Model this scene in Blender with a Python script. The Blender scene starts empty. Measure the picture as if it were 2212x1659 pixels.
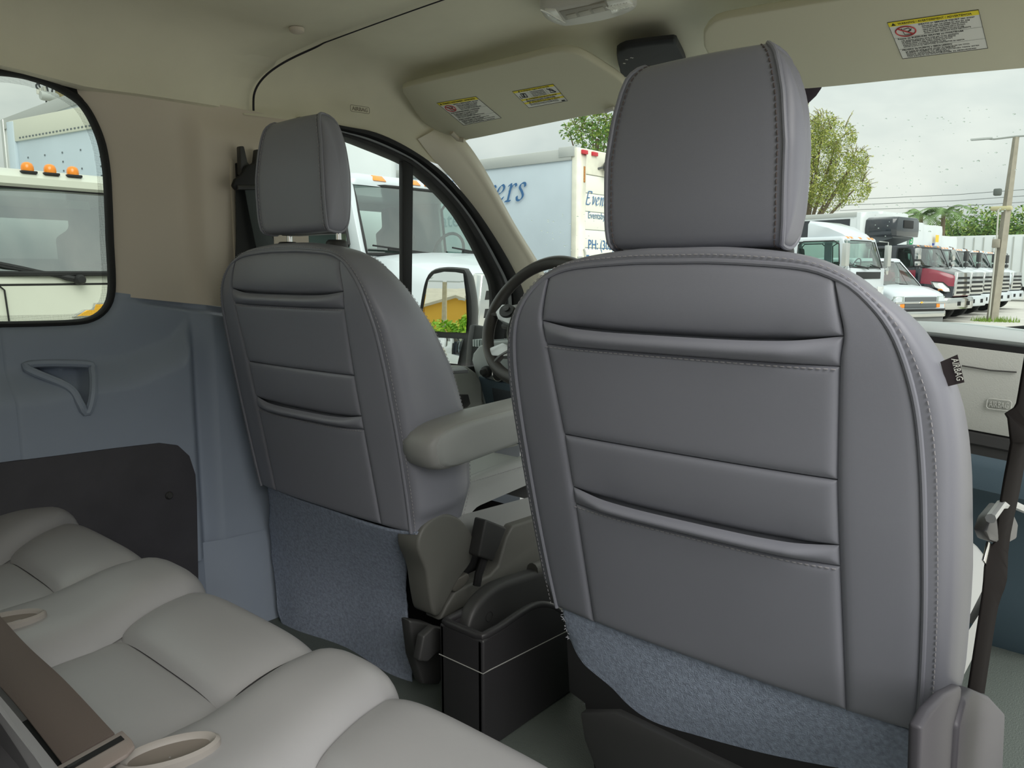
import bpy, bmesh, math, random
from mathutils import Vector, Matrix
from mathutils.noise import noise as pnoise
R = math.radians
pi = math.pi
random.seed(7)
SC = bpy.context.scene
COL = SC.collection

# ------------------------------------------------------------------ camera
cam_d = bpy.data.cameras.new('camera')
cam = bpy.data.objects.new('camera', cam_d)
COL.objects.link(cam)
cam.location = (0.934, 0.0, 1.0)
cam.rotation_euler = (R(90 - 8.3), 0, R(40.3))
cam_d.sensor_width = 36
cam_d.lens = 36 * 1660 / 2212
cam_d.clip_start = 0.02
cam_d.clip_end = 600
SC.camera = cam

# ------------------------------------------------------------------ overcast sky
W = bpy.data.worlds.new('sky')
SC.world = W
W.use_nodes = True
nt = W.node_tree
nt.nodes.clear()
def wn(t, **k):
    n = nt.nodes.new(t)
    for a, b in k.items(): setattr(n, a, b)
    return n
tc = wn('ShaderNodeTexCoord')
mp = wn('ShaderNodeMapping'); mp.inputs['Scale'].default_value = (1, 1, 2.2)
nt.links.new(tc.outputs['Generated'], mp.inputs[0])
nz = wn('ShaderNodeTexNoise'); nz.inputs['Scale'].default_value = 2.6; nz.inputs['Detail'].default_value = 5; nz.inputs['Roughness'].default_value = .55; nz.inputs['Distortion'].default_value = .4
nt.links.new(mp.outputs[0], nz.inputs['Vector'])
cr = wn('ShaderNodeValToRGB')
cr.color_ramp.elements[0].position = .36; cr.color_ramp.elements[0].color = (.54, .60, .60, 1)
cr.color_ramp.elements[1].position = .66; cr.color_ramp.elements[1].color = (.88, .90, .85, 1)
nt.links.new(nz.outputs[0], cr.inputs[0])
# overcast luminance: brighter towards the zenith
sx = wn('ShaderNodeSeparateXYZ'); nt.links.new(tc.outputs['Generated'], sx.inputs[0])
ma = wn('ShaderNodeMath', operation='MULTIPLY_ADD', use_clamp=False); ma.inputs[1].default_value = 1.3; ma.inputs[2].default_value = 0.92
mx = wn('ShaderNodeMath', operation='MAXIMUM'); mx.inputs[1].default_value = 0
nt.links.new(sx.outputs['Z'], mx.inputs[0]); nt.links.new(mx.outputs[0], ma.inputs[0])
bg = wn('ShaderNodeBackground')
nt.links.new(cr.outputs[0], bg.inputs[0]); nt.links.new(ma.outputs[0], bg.inputs[1])
wo = wn('ShaderNodeOutputWorld'); nt.links.new(bg.outputs[0], wo.inputs[0])

# soft sun behind thin cloud, high and to the right of the van
sun_d = bpy.data.lights.new('sun', 'SUN'); sun_d.energy = 2.6; sun_d.angle = R(45); sun_d.color = (1, .97, .93)
sun = bpy.data.objects.new('sun', sun_d); COL.objects.link(sun)
sun.rotation_euler = (R(52), 0, R(66))

SC.view_settings.view_transform = 'Standard'
SC.view_settings.look = 'None'
SC.view_settings.exposure = 0.0
SC.view_settings.gamma = 1.0
SC.view_settings.use_curve_mapping = False
SC.cycles.max_bounces = 10
SC.cycles.diffuse_bounces = 5
SC.cycles.transparent_max_bounces = 24

# ------------------------------------------------------------------ materials
def lin(c):
    return tuple(((v / 255) / 12.92 if v / 255 <= .04045 else ((v / 255 + .055) / 1.055) ** 2.4) for v in c)
MATS = {}
def M(name, rgb, rough=.6, bump=None, var=None, metal=0., spec=.5, coat=0., emit=0., alpha=1.):
    """rgb is the sRGB albedo; bump=(scale, strength, distance); var=(scale, amount) mottles the colour"""
    if name in MATS: return MATS[name]
    m = bpy.data.materials.new(name); MATS[name] = m
    m.use_nodes = True
    t = m.node_tree; b = t.nodes['Principled BSDF']
    c = lin(rgb)
    b.inputs['Base Color'].default_value = (*c, 1)
    b.inputs['Roughness'].default_value = rough
    b.inputs['Metallic'].default_value = metal
    b.inputs['Specular IOR Level'].default_value = spec
    b.inputs['Coat Weight'].default_value = coat
    if emit:
        b.inputs['Emission Color'].default_value = (*c, 1); b.inputs['Emission Strength'].default_value = emit
    co = None
    if bump or var:
        co = t.nodes.new('ShaderNodeTexCoord')
    if bump:
        n = t.nodes.new('ShaderNodeTexNoise'); n.inputs['Scale'].default_value = bump[0]; n.inputs['Detail'].default_value = 3
        t.links.new(co.outputs['Object'], n.inputs['Vector'])
        bp = t.nodes.new('ShaderNodeBump'); bp.inputs['Strength'].default_value = bump[1]; bp.inputs['Distance'].default_value = bump[2]
        t.links.new(n.outputs[0], bp.inputs['Height']); t.links.new(bp.outputs[0], b.inputs['Normal'])
    if var:
        n = t.nodes.new('ShaderNodeTexNoise'); n.inputs['Scale'].default_value = var[0]; n.inputs['Detail'].default_value = 4
        t.links.new(co.outputs['Object'], n.inputs['Vector'])
        mr = t.nodes.new('ShaderNodeMapRange'); mr.inputs['From Min'].default_value = .3; mr.inputs['From Max'].default_value = .7
        mr.inputs['To Min'].default_value = 1 - var[1]; mr.inputs['To Max'].default_value = 1 + var[1]
        t.links.new(n.outputs[0], mr.inputs[0])
        mu = t.nodes.new('ShaderNodeMix'); mu.data_type = 'RGBA'; mu.blend_type = 'MULTIPLY'; mu.inputs[0].default_value = 1
        mu.inputs[6].default_value = (*c, 1)
        t.links.new(mr.outputs[0], mu.inputs[7]); t.links.new(mu.outputs[2], b.inputs['Base Color'])
    return m
def glass(name, tint, ior=1.45, rough=0., refl=1.):
    """thin pane: transmits tinted light, reflects by Fresnel"""
    if name in MATS: return MATS[name]
    m = bpy.data.materials.new(name); MATS[name] = m
    m.use_nodes = True; t = m.node_tree; t.nodes.clear()
    tr = t.nodes.new('ShaderNodeBsdfTransparent'); tr.inputs[0].default_value = (*tint, 1)
    gl = t.nodes.new('ShaderNodeBsdfGlossy'); gl.inputs['Roughness'].default_value = rough; gl.inputs[0].default_value = (refl, refl, refl, 1)
    fr = t.nodes.new('ShaderNodeFresnel'); fr.inputs[0].default_value = ior
    ge = t.nodes.new('ShaderNodeNewGeometry')
    # pane seen from behind keeps the same outside index
    mxn = t.nodes.new('ShaderNodeMixShader'); o = t.nodes.new('ShaderNodeOutputMaterial')
    ab = t.nodes.new('ShaderNodeLayerWeight'); ab.inputs['Blend'].default_value = 0.12
    t.links.new(ab.outputs['Fresnel'], mxn.inputs[0])
    t.nodes.remove(fr); t.nodes.remove(ge)
    t.links.new(tr.outputs[0], mxn.inputs[1]); t.links.new(gl.outputs[0], mxn.inputs[2]); t.links.new(mxn.outputs[0], o.inputs[0])
    return m

LEATHER = M('seat_leather', (134, 135, 144), .42, (900, .12, .0006), (5, .03))
LEATHER_D = LEATHER
STITCH = M('stitch_thread', (166, 163, 166), .8)
SEAM = M('seam_shadow_gap', (38, 37, 42), .9)
HEADLINER = M('headliner_cloth', (220, 216, 194), .95, (1400, .25, .0008), (9, .03))
BEIGE = M('beige_plastic', (206, 196, 180), .6, (700, .12, .0004))
GREYBLUE = M('grey_blue_plastic', (142, 152, 167), .55, (650, .16, .0004), (6, .03))
BLACKP = M('black_plastic', (56, 56, 56), .5, (700, .25, .0004))
BLACKM = M('black_matt', (24, 24, 25), .8)
BLACKPANEL = M('black_panel', (62, 61, 66), .7, (800, .25, .0004), (14, .12))
RUBBER = M('black_rubber', (20, 20, 21), .65)
CARPET = M('grey_carpet', (150, 160, 178), 1., (500, .8, .003), (160, .22))
FLOORM = M('floor_rubber', (88, 95, 90), .6, (330, .7, .002))
WEB = M('belt_webbing', (104, 92, 86), .7, (1200, .35, .0006))
WEBD = M('belt_webbing_dark', (40, 42, 42), .75, (1200, .35, .0006))
CHROME = M('chrome', (215, 215, 212), .12, metal=1.)
SILVER = M('silver_plastic', (190, 192, 192), .3, metal=.6)
MIRROR = M('mirror_glass', (235, 238, 238), .01, metal=1.)
WHITE = M('white_label', (228, 228, 220), .5)
YELLOW = M('yellow_label', (240, 222, 40), .5)
PRINT = M('print_black', (40, 40, 40), .7)
REDP = M('print_red', (196, 60, 66), .6)

# ------------------------------------------------------------------ mesh helpers
ORG = {}
def finish(o, label=None, cat=None, group=None, kind=None):
    if label: o['label'] = label
    if cat: o['category'] = cat
    if group: o['group'] = group
    if kind: o['kind'] = kind
    return o
def empty(name, loc=(0, 0, 0), label=None, cat=None, group=None, kind=None):
    o = bpy.data.objects.new(name, None); COL.objects.link(o)
    o.location = loc; o.empty_display_size = .1
    ORG[o] = Vector(loc)
    return finish(o, label, cat, group, kind)
def mesh(name, vf, mat, parent=None, smooth=40, bevel=0, seg=2, sub=0, solid=0, label=None, cat=None, group=None, kind=None, mats=None):
    """vf = (verts, faces[, material index per face]) in world (or the root's local) coordinates"""
    V, F = vf[0], vf[1]
    mi = vf[2] if len(vf) > 2 else None
    V = [Vector(v) for v in V]
    if parent is not None: org = ORG[parent]
    else:
        lo = Vector((min(v.x for v in V), min(v.y for v in V), min(v.z for v in V))); hi = Vector((max(v.x for v in V), max(v.y for v in V), max(v.z for v in V)))
        org = Vector(((lo.x + hi.x) / 2, (lo.y + hi.y) / 2, lo.z))
    me = bpy.data.meshes.new(name)
    me.from_pydata([v - org for v in V], [], F)
    if mats:
        for m in mats: me.materials.append(m)
        if mi: me.polygons.foreach_set('material_index', mi)
    else: me.materials.append(mat)
    if bevel:
        bm = bmesh.new(); bm.from_mesh(me)
        bmesh.ops.remove_doubles(bm, verts=bm.verts, dist=1e-5)
        es = [e for e in bm.edges if len(e.link_faces) == 2 and e.calc_face_angle(0) > R(30)]
        bmesh.ops.bevel(bm, geom=es, offset=bevel, segments=seg, profile=.5, affect='EDGES', clamp_overlap=True)
        bm.to_mesh(me); bm.free()
    if smooth:
        me.polygons.foreach_set('use_smooth', [True] * len(me.polygons))
        me.set_sharp_from_angle(angle=R(smooth))
    me.update()
    o = bpy.data.objects.new(name, me); COL.objects.link(o)
    if parent is not None: o.parent = parent
    else: o.location = org
    ORG[o] = org
    if solid:
        md = o.modifiers.new('thickness', 'SOLIDIFY'); md.thickness = solid; md.offset = 0
    if sub:
        md = o.modifiers.new('smooth', 'SUBSURF'); md.levels = sub; md.render_levels = sub
    return finish(o, label, cat, group, kind)
def copy_tree(o, parent=None):
    c = o.copy(); COL.objects.link(c)
    if parent is not None: c.parent = parent
    ORG[c] = ORG[o]
    for ch in [k for k in bpy.data.objects if k.parent == o and k is not c]: copy_tree(ch, c)
    return c
class MB:
    def __init__(s): s.V = []; s.F = []; s.I = []
    def add(s, vf, mi=0, xf=None):
        n = len(s.V)
        s.V += [(xf @ Vector(v)) if xf else Vector(v) for v in vf[0]]
        s.F += [tuple(i + n for i in f) for f in vf[1]]
        s.I += [mi] * len(vf[1])
        return s
    @property
    def vf(s): return (s.V, s.F, s.I)
def box(x0, x1, y0, y1, z0, z1):
    V = [(x, y, z) for z in (z0, z1) for y in (y0, y1) for x in (x0, x1)]
    return V, [(0, 2, 3, 1), (4, 5, 7, 6), (0, 1, 5, 4), (2, 6, 7, 3), (0, 4, 6, 2), (1, 3, 7, 5)]
def hexa(b, t):
    """box from 4 bottom and 4 top points, each given around"""
    return list(b) + list(t), [(3, 2, 1, 0), (4, 5, 6, 7), (0, 1, 5, 4), (1, 2, 6, 5), (2, 3, 7, 6), (3, 0, 4, 7)]
def grid(f, nu, nv, cu=False):
    V = [f(i / (nu if cu else nu - 1), j / (nv - 1)) for j in range(nv) for i in range(nu)]
    F = []
    for j in range(nv - 1):
        for i in range(nu if cu else nu - 1):
            a, b = j * nu + i, j * nu + (i + 1) % nu
            F.append((a, b, b + nu, a + nu))
    return V, F
def loft(rings, closed=True, caps=True):
    n = len(rings[0]); V = [p for r in rings for p in r]; F = []
    for k in range(len(rings) - 1):
        for i in range(n if closed else n - 1):
            a, b = k * n + i, k * n + (i + 1) % n
            F.append((a, b, b + n, a + n))
    if caps and closed:
        F.append(tuple(reversed(range(n)))); F.append(tuple(range((len(rings) - 1) * n, len(rings) * n)))
    return V, F
def prism(poly, d):
    """polygon of 3-D points pushed along vector d"""
    d = Vector(d)
    return loft([[Vector(p) for p in poly], [Vector(p) + d for p in poly]])
def tube(path, r, n=8, closed=False, caps=True, flat=1., upv=None):
    P = [Vector(p) for p in path]; m = len(P); rings = []; prev = None
    for i in range(m):
        if closed: t = P[(i + 1) % m] - P[i - 1]
        else: t = P[min(i + 1, m - 1)] - P[max(i - 1, 0)]
        t = t.normalized() if t.length > 1e-9 else Vector((0, 0, 1))
        if upv is not None: u = Vector(upv)
        elif prev is not None: u = prev
        else: u = Vector((0, 0, 1)) if abs(t.z) < .9 else Vector((1, 0, 0))
        u = (u - t * u.dot(t)); u = u.normalized() if u.length > 1e-6 else t.orthogonal().normalized()
        prev = u; w = t.cross(u)
        rr = r[i] if isinstance(r, (list, tuple)) else r
        rings.append([P[i] + u * (math.cos(2 * pi * k / n) * rr * flat) + w * (math.sin(2 * pi * k / n) * rr) for k in range(n)])
    if closed: rings.append(rings[0])
    return loft(rings, True, caps and not closed)
def lathe(prof, n=24, c=(0, 0, 0), ax='z'):
    """prof: (radius, along-axis) pairs"""
    c = Vector(c)
    def pt(r, h, a):
        p = (r * math.cos(a), r * math.sin(a), h)
        if ax == 'x': p = (p[2], p[0], p[1])
        if ax == 'y': p = (p[0], p[2], p[1])
        return c + Vector(p)
    rings = [[pt(r, h, 2 * pi * k / n) for k in range(n)] for r, h in prof]
    return loft(rings, True, True)
def spline(pts, n, closed=False):
    """Catmull-Rom through pts, n samples evenly spaced by length"""
    P = [Vector(p) for p in pts]; m = len(P); out = []
    segs = m if closed else m - 1
    for i in range(segs):
        if closed: p0, p1, p2, p3 = P[i - 1], P[i], P[(i + 1) % m], P[(i + 2) % m]
        else: p0, p1, p2, p3 = P[max(i - 1, 0)], P[i], P[i + 1], P[min(i + 2, m - 1)]
        for k in range(16):
            t = k / 16
            out.append(.5 * ((2 * p1) + (p2 - p0) * t + (2 * p0 - 5 * p1 + 4 * p2 - p3) * t * t + (3 * p1 - p0 - 3 * p2 + p3) * t ** 3))
    if not closed: out.append(P[-1])
    return resample(out, n, closed)
def resample(P, n, closed=False):
    P = [Vector(p) for p in P]
    if closed: P = P + [P[0]]
    L = [0]
    for i in range(len(P) - 1): L.append(L[-1] + (P[i + 1] - P[i]).length)
    out = []; j = 0
    for k in range(n):
        d = L[-1] * k / (n if closed else n - 1)
        while j < len(L) - 2 and L[j + 1] < d: j += 1
        s = (d - L[j]) / max(L[j + 1] - L[j], 1e-9)
        out.append(P[j].lerp(P[j + 1], min(max(s, 0), 1)))
    return out
def ss(a, b, x):
    if a == b: return float(x > a)
    t = min(max((x - a) / (b - a), 0), 1); return t * t * (3 - 2 * t)
def interp(tab, x):
    if x <= tab[0][0]: return tab[0][1]
    for (a, p), (b, q) in zip(tab, tab[1:]):
        if x <= b: return p + (q - p) * (x - a) / (b - a)
    return tab[-1][1]
def ruled(A, B, nu, nv, f=None):
    """patch between curve A and curve B (both 3-D or 2-D vectors)"""
    A = spline(A, nu) if not isinstance(A[0], Vector) else resample(A, nu)
    B = spline(B, nu) if not isinstance(B[0], Vector) else resample(B, nu)
    def g(u, v):
        i = int(round(u * (nu - 1))); p = A[i].lerp(B[i], v)
        return f(p, u, v) if f else p
    return grid(g, nu, nv)
def frame_xf(o, xd, up):
    """matrix with local x along xd, local y along up"""
    x = Vector(xd).normalized(); y = Vector(up); y = (y - x * y.dot(x)).normalized(); z = x.cross(y)
    m = Matrix((x, y, z)).transposed().to_4x4(); m.translation = Vector(o); return m
def text_vf(s, size, xf, shear=0., ext=.0005, align='LEFT', sx=1.):
    c = bpy.data.curves.new('lettering', 'FONT'); c.body = s; c.size = size; c.shear = shear; c.extrude = ext; c.align_x = align; c.resolution_u = 2
    o = bpy.data.objects.new('lettering', c); COL.objects.link(o)
    dg = bpy.context.evaluated_depsgraph_get(); dg.update()
    me = bpy.data.meshes.new_from_object(o.evaluated_get(dg))
    V = [xf @ Vector((v.co.x * sx, v.co.y, v.co.z)) for v in me.vertices]; F = [tuple(p.vertices) for p in me.polygons]
    bpy.data.objects.remove(o); bpy.data.curves.remove(c); bpy.data.meshes.remove(me)
    return V, F
def inpoly(x, y, P):
    c = False; j = len(P) - 1
    for i in range(len(P)):
        if (P[i][1] > y) != (P[j][1] > y) and x < (P[j][0] - P[i][0]) * (y - P[i][1]) / (P[j][1] - P[i][1]) + P[i][0]: c = not c
        j = i
    return c
def pdist(x, y, P, closed=True):
    d = 1e9
    n = len(P)
    for i in range(n if closed else n - 1):
        ax, ay = P[i][0], P[i][1]; bx, by = P[(i + 1) % n][0], P[(i + 1) % n][1]
        vx, vy = bx - ax, by - ay; L = vx * vx + vy * vy
        t = 0 if L == 0 else min(max(((x - ax) * vx + (y - ay) * vy) / L, 0), 1)
        e = math.hypot(x - ax - vx * t, y - ay - vy * t)
        if e < d: d = e
    return d
# ------------------------------------------------------------------ ground outside and van floor
GROUND = M('lot_concrete', (192, 189, 182), .95, (3, .3, .02), (.8, .10))
mesh('ground', ([(-90, -80, -.6), (90, -80, -.6), (90, 160, -.6), (-90, 160, -.6)], [(0, 1, 2, 3)]), GROUND, kind='structure')
fl = mesh('floor', grid(lambda u, v: (-.86 + 1.74 * u, -1.7 + 4.0 * v, .10 + .02 * ss(.75, .8, u) * 0), 30, 50), FLOORM, kind='structure')
mesh('sill_plate', box(.86, .93, -.9, .9, -.02, .10), BLACKP, parent=fl, bevel=.004)

# ------------------------------------------------------------------ left side wall
def wallx(y, z): return -.85 + .030 * ss(.905, .955, y) * ss(1.40, 1.30, z) + .012 * ss(.95, 1.1, y) * ss(1.40, 1.30, z)
WIN = [(0.5546,1.392),(0.6032,1.3942),(0.6533,1.3853),(0.6919,1.369),(0.7135,1.3519),(0.7316,1.3196),(0.7455,1.2752),(0.7509,1.2173),(0.7498,1.1481),(0.747,1.0681),(0.7451,0.9871),(0.7402,0.9464),(0.7274,0.9192),(0.7035,0.8998),(0.6695,0.8913),(0.5969,0.891),(0.5129,0.8935)]
# mirror the hidden rear half of the quarter window behind the frame
WINF = spline([(y, z, 0) for y, z in WIN], 70)
yc = .10
WINR = [Vector((2 * yc - p.x, p.y + .01, 0)) for p in reversed(WINF)]
WINALL = WINF + WINR
wall = empty('wall_left', (-.85, .5, .1), kind='structure')
i0 = min(range(70), key=lambda i: (WINF[i].x - .715) ** 2 + (WINF[i].y - 1.376) ** 2)
i1 = min(range(70), key=lambda i: (WINF[i].x - .745) ** 2 + (WINF[i].y - .942) ** 2)
edge = [Vector((0, .695, 1.405)), Vector((0, .700, 1.392))] + [Vector((0, p.x, p.y)) for p in WINF[i0:i1 + 1]]
top_r = [(1.174,1.3825)][0]; bot_r = [(1.0046,0.8919)][0]
def upf(p, u, v):
    lip = .02 * math.exp(-v * 16)
    return (wallx(p.y, p.z) - lip, p.y, p.z)
rightc = [Vector((0, 1.225, 1.394 + (.884 - 1.394) * k / 39)) for k in range(40)]
mesh('upper_trim', ruled(edge, rightc, 40, 60, upf), BEIGE, wall, label='beige pillar trim panel')
# trim lip that overlaps the lower panel near the seat
mesh('trim_lip', box(-.825, -.812, 1.012, 1.024, .868, 1.27), BEIGE, wall, bevel=.004)
# lower panel with ledge and cup pocket
VPOLY = [(0.5504,0.8085),(0.6143,0.7615),(0.6298,0.728),(0.6374,0.7071),(0.6466,0.7058),(0.6586,0.7424),(0.6731,0.7849),(0.6668,0.8015)]
def lowx(y, z):
    x = wallx(y, z)
    zl = interp([(.2, .775), (.55, .775), (.75, .785), (.86, .82), (.93, .90)], y)
    x += .05 * ss(zl + .035, zl - .045, z) * ss(.915, .872, y)
    return x
def cup(y, z):
    """depth of the pocket cut into the ledge"""
    if not (.5 < y < .80 and .55 < z < .86): return 0
    if inpoly(y, z, VPOLY): return .05 * min(1, pdist(y, z, VPOLY) / .012)
    return 0
def lowf(y0, y1, z0, z1):
    def g(u, v):
        y = y0 + (y1 - y0) * u; z = z0 + (z1 - z0) * v
        # window lip along the top
        x = lowx(y, z) - cup(y, z)
        return y, z, x
    return g
def zt(y):
    """top edge of the lower panel: window sill, then the belt seam"""
    if y >= WINF[i1].x - .001: return interp([(.746, .955), (.999, .912), (1.19, .90)], y)
    best = .90
    c = [p for p in WINF[i1:] ]
    for a, b in zip(c, c[1:]):
        if min(a.x, b.x) <= y <= max(a.x, b.x) and a.x != b.x:
            return a.y + (b.y - a.y) * (y - a.x) / (b.x - a.x)
    return c[-1].y
WO = [(p.x, p.y) for p in WINF[i0::2]] + [(WINF[-1].x, WINF[-1].y), (-.6, WINF[-1].y)]
def low_patch(name, y0, y1, zb, nu, nv, mat, lab=None):
    def g(u, v):
        y = y0 + (y1 - y0) * u
        z = min(zb + (.965 - zb) * v, zt(y))
        x = lowx(y, z) - cup(y, z)
        if y < .80 and z > .84: x -= .022 * math.exp(-pdist(y, z, WO, False) / .010)
        if y >= .746: x -= (.004 + .024 * ss(.76, .86, y)) * ss(-.006, .006, z - interp([(.746, .941), (.999, .894), (1.19, .88)], y))
        x -= .004 * math.exp(-min(u * (y1 - y0), (1 - u) * (y1 - y0)) / .0025)
        return (x, y, z)
    return mesh(name, grid(g, nu, nv), mat, wall, smooth=60, label=lab)
low_patch('lower_trim', .5135, 1.19, .305, 230, 200, GREYBLUE, 'grey blue lower side panel with cup pocket')
low_patch('rear_trim', -1.7, .5145, .305, 40, 90, GREYBLUE)
low = [o for o in bpy.data.objects if o.name == 'lower_trim'][0]
vp = [Vector((lowx(a, b) + .002, a, b)) for a, b in VPOLY]
mesh('cup_rim', tube(spline(vp, 60, True), .0085, 8, closed=True), GREYBLUE, low)
# dark kick panel, its retaining button, and sill trim
KP = [(0.475,0.626),(0.575,0.6216),(0.6954,0.617),(0.7923,0.6118),(0.8351,0.5989),(0.8612,0.5685),(0.8732,0.521),(0.8728,0.4582),(0.868,0.3437),(0.8625,0.2159)]
kp = [(lowx(y, z) + .004, y, z) for y, z in KP]
kp = [(-.797, -.7, .655)] + kp + [(-.797, .868, .12), (-.797, -.7, .12)]
kpo = mesh('kick_panel', prism([(-.806, y, z) for x, y, z in kp], (.010, 0, 0)), BLACKPANEL, wall, bevel=.003, label='scuffed black lower panel')
q = [(-0.796,0.8051,0.4852)][0]
mesh('retaining_button', lathe([(.0, .006), (.006, .006), (.009, .003), (.0095, 0)], 16, q, 'x'), BLACKP, kpo)
mesh('sill_trim', loft([[(-.815 + dx, .86, z) for dx, z in [(-.004, .335), (.0, .2), (.03, .10)]], [(-.832 + dx, .90, z) for dx, z in [(-.004, .335), (.0, .2), (.03, .10)]], [(-.812 + dx, .95, z) for dx, z in [(-.004, .335), (.0, .2), (.03, .10)]], [(-.804 + dx, 1.0, z) for dx, z in [(-.004, .335), (.0, .2), (.03, .10)]], [(-.80 + dx, 1.3, z) for dx, z in [(-.004, .325), (.0, .2), (.03, .10)]]], closed=False), GREYBLUE, wall)
# ------------------------------------------------------------------ quarter window
w1 = empty('window_1', (-.875, .1, .89), kind='structure')
GL_T = glass('glass_tinted', (.70, .76, .71))
GL = glass('glass_clear', (.90, .95, .92))
def ringstrip(poly, inset, x):
    c = Vector((sum(p.x for p in poly) / len(poly), sum(p.y for p in poly) / len(poly), 0))
    out = []
    n = len(poly)
    for i in range(n):
        t = (poly[(i + 1) % n] - poly[i - 1]); t.normalize(); nn = Vector((-t.y, t.x, 0))
        if nn.dot(c - poly[i]) < 0: nn = -nn
        p = poly[i] + nn * inset; out.append((x, p.x, p.y))
    return out
mesh('glass_pane', ([Vector(p) for p in ringstrip(WINALL, .0, -.880)], [tuple(range(len(WINALL)))]), GL_T, w1, smooth=0)
seal = loft([ringstrip(WINALL, -.016, -.874), ringstrip(WINALL, -.006, -.866), ringstrip(WINALL, -.004, -.862), ringstrip(WINALL, .002, -.860), ringstrip(WINALL, .0065, -.866), ringstrip(WINALL, .007, -.879)], caps=False)
mesh('window_seal', seal, RUBBER, w1)
mesh('seal_flange', loft([ringstrip(WINALL, -.05, -.8725), ringstrip(WINALL, .0, -.8725)], caps=False), RUBBER, w1)
# dotted ceramic band around the edge of the pane
FR = bpy.data.materials.new('dot_band'); FR.use_nodes = True; t = FR.node_tree; t.nodes.clear()
tc_ = t.nodes.new('ShaderNodeTexCoord'); sp = t.nodes.new('ShaderNodeMapping'); sp.inputs['Scale'].default_value = (640, 640, 640); sp.inputs['Rotation'].default_value = (R(45), 0, 0)
t.links.new(tc_.outputs['Object'], sp.inputs[0])
wv = t.nodes.new('ShaderNodeTexChecker'); wv.inputs['Scale'].default_value = 1
t.links.new(sp.outputs[0], wv.inputs[0])
tr = t.nodes.new('ShaderNodeBsdfTransparent'); df = t.nodes.new('ShaderNodeBsdfDiffuse'); df.inputs[0].default_value = (.02, .02, .02, 1)
mxs = t.nodes.new('ShaderNodeMixShader'); oo = t.nodes.new('ShaderNodeOutputMaterial')
mth = t.nodes.new('ShaderNodeMath'); mth.operation = 'MULTIPLY'; mth.inputs[1].default_value = .5
t.links.new(wv.outputs['Fac'], mth.inputs[0]); t.links.new(mth.outputs[0], mxs.inputs[0])
t.links.new(tr.outputs[0], mxs.inputs[1]); t.links.new(df.outputs[0], mxs.inputs[2]); t.links.new(mxs.outputs[0], oo.inputs[0])
mesh('dot_border', loft([ringstrip(WINALL, .006, -.8785), ringstrip(WINALL, .019, -.8785)], caps=False), FR, w1)

# ------------------------------------------------------------------ headliner
CE = empty('ceiling', (0, .6, 1.55), kind='structure')
LOWE = [(a, b) for a, b in [(0.7153,1.3757),(0.822,1.3799),(0.9284,1.3818),(1.0452,1.3827),(1.1211,1.3862),(1.2297,1.3905),(1.3711,1.3922),(1.4766,1.3873),(1.5809,1.3717),(1.693,1.3396),(1.779,1.3274)]]
def zb(y):
    if y < LOWE[0][0]: return interp([(-.55, 1.385), (.1, 1.398), (.5, 1.394), (.60, 1.388), LOWE[0]], y)
    return interp(LOWE, y)
def zc(y): return 1.55 - .05 * ss(1.5, 2.0, y)
def ceil_pt(y, s, out=0.):
    """s 0..1 from the left edge over the cove to the right edge"""
    z0 = zb(y); zt_ = zc(y) + out
    wc = .17 + .05 * ss(.9, .4, y)
    if s < .4:
        th = s / .4 * pi / 2
        # soft S shaped cove
        x = -.845 - out + wc * (1 - math.cos(th)) ** 1.1
        z = z0 + (zt_ - z0) * math.sin(th) ** .95
    elif s < .8:
        k = (s - .4) / .4; x = -.845 + wc - out + (1.39 - wc + out) * k; z = zt_ + .012 * math.sin(pi * k)
    else:
        th = (s - .8) / .2 * pi / 2
        x = .545 + .28 * math.sin(th); z = zt_ - (1 - math.cos(th)) * .12
    return Vector((x, y, z))
def rear_end(s): return 1.095 + .11 * ss(.05, .36, s)
def rear_c(u, v):
    y = -1.7 + (rear_end(u) + 1.7) * (v if v < .98 else 1)
    p = ceil_pt(y, u)
    if u < .42: p.x += .010 * ss(.80, .96, v) * ss(.42, .30, u)
    if v > .97: p += Vector((-.022 if u < .4 else 0, .004, .014 if u > .2 else .004))
    if u == 0: p += Vector((-.02, 0, .004))
    return p
mesh('rear_headliner', grid(rear_c, 90, 80), HEADLINER, CE, smooth=60)
def front_c(u, v):
    y0 = rear_end(u) - .02; y1 = 1.775 + .32 * ss(.0, .35, u)
    y = y0 + (y1 - y0) * v
    p = ceil_pt(y, u, .012 * ss(0, .12, u))
    of_ = .034 * math.exp(-v / .10)
    p.x -= of_ * ss(.45, .34, u) * ss(0, .04, u); p.z += of_ * .7 * ss(.02, .2, u) * ss(.95, .8, u)
    if u < .4:
        # hollow behind the seam, flare towards the door opening
        p.x -= .03 * math.sin(min(v * 2.2, 1) * pi) * math.sin(u / .4 * pi)
    return p
mesh('front_headliner', grid(front_c, 90, 70), HEADLINER, CE, smooth=60)
seam_pts = []
for k in range(70):
    u = .01 + .75 * k / 69
    p = ceil_pt(rear_end(u) + .004, u); p.x += .010 * ss(.42, .30, u) - .004 * (u < .4); p.z += .003; seam_pts.append(p)
mesh('headliner_seam', tube(seam_pts, [.0026 - .0012 * ss(25, 40, k) for k in range(70)], 6), SEAM, CE)
q = [(-0.6384,1.0946,1.545)][0]
mesh('headliner_button', lathe([(0, -.006), (.012, -.006), (.0165, -.003), (.017, .004)], 24, (q[0], q[1], q[2] + .001)), BEIGE, CE)

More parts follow.
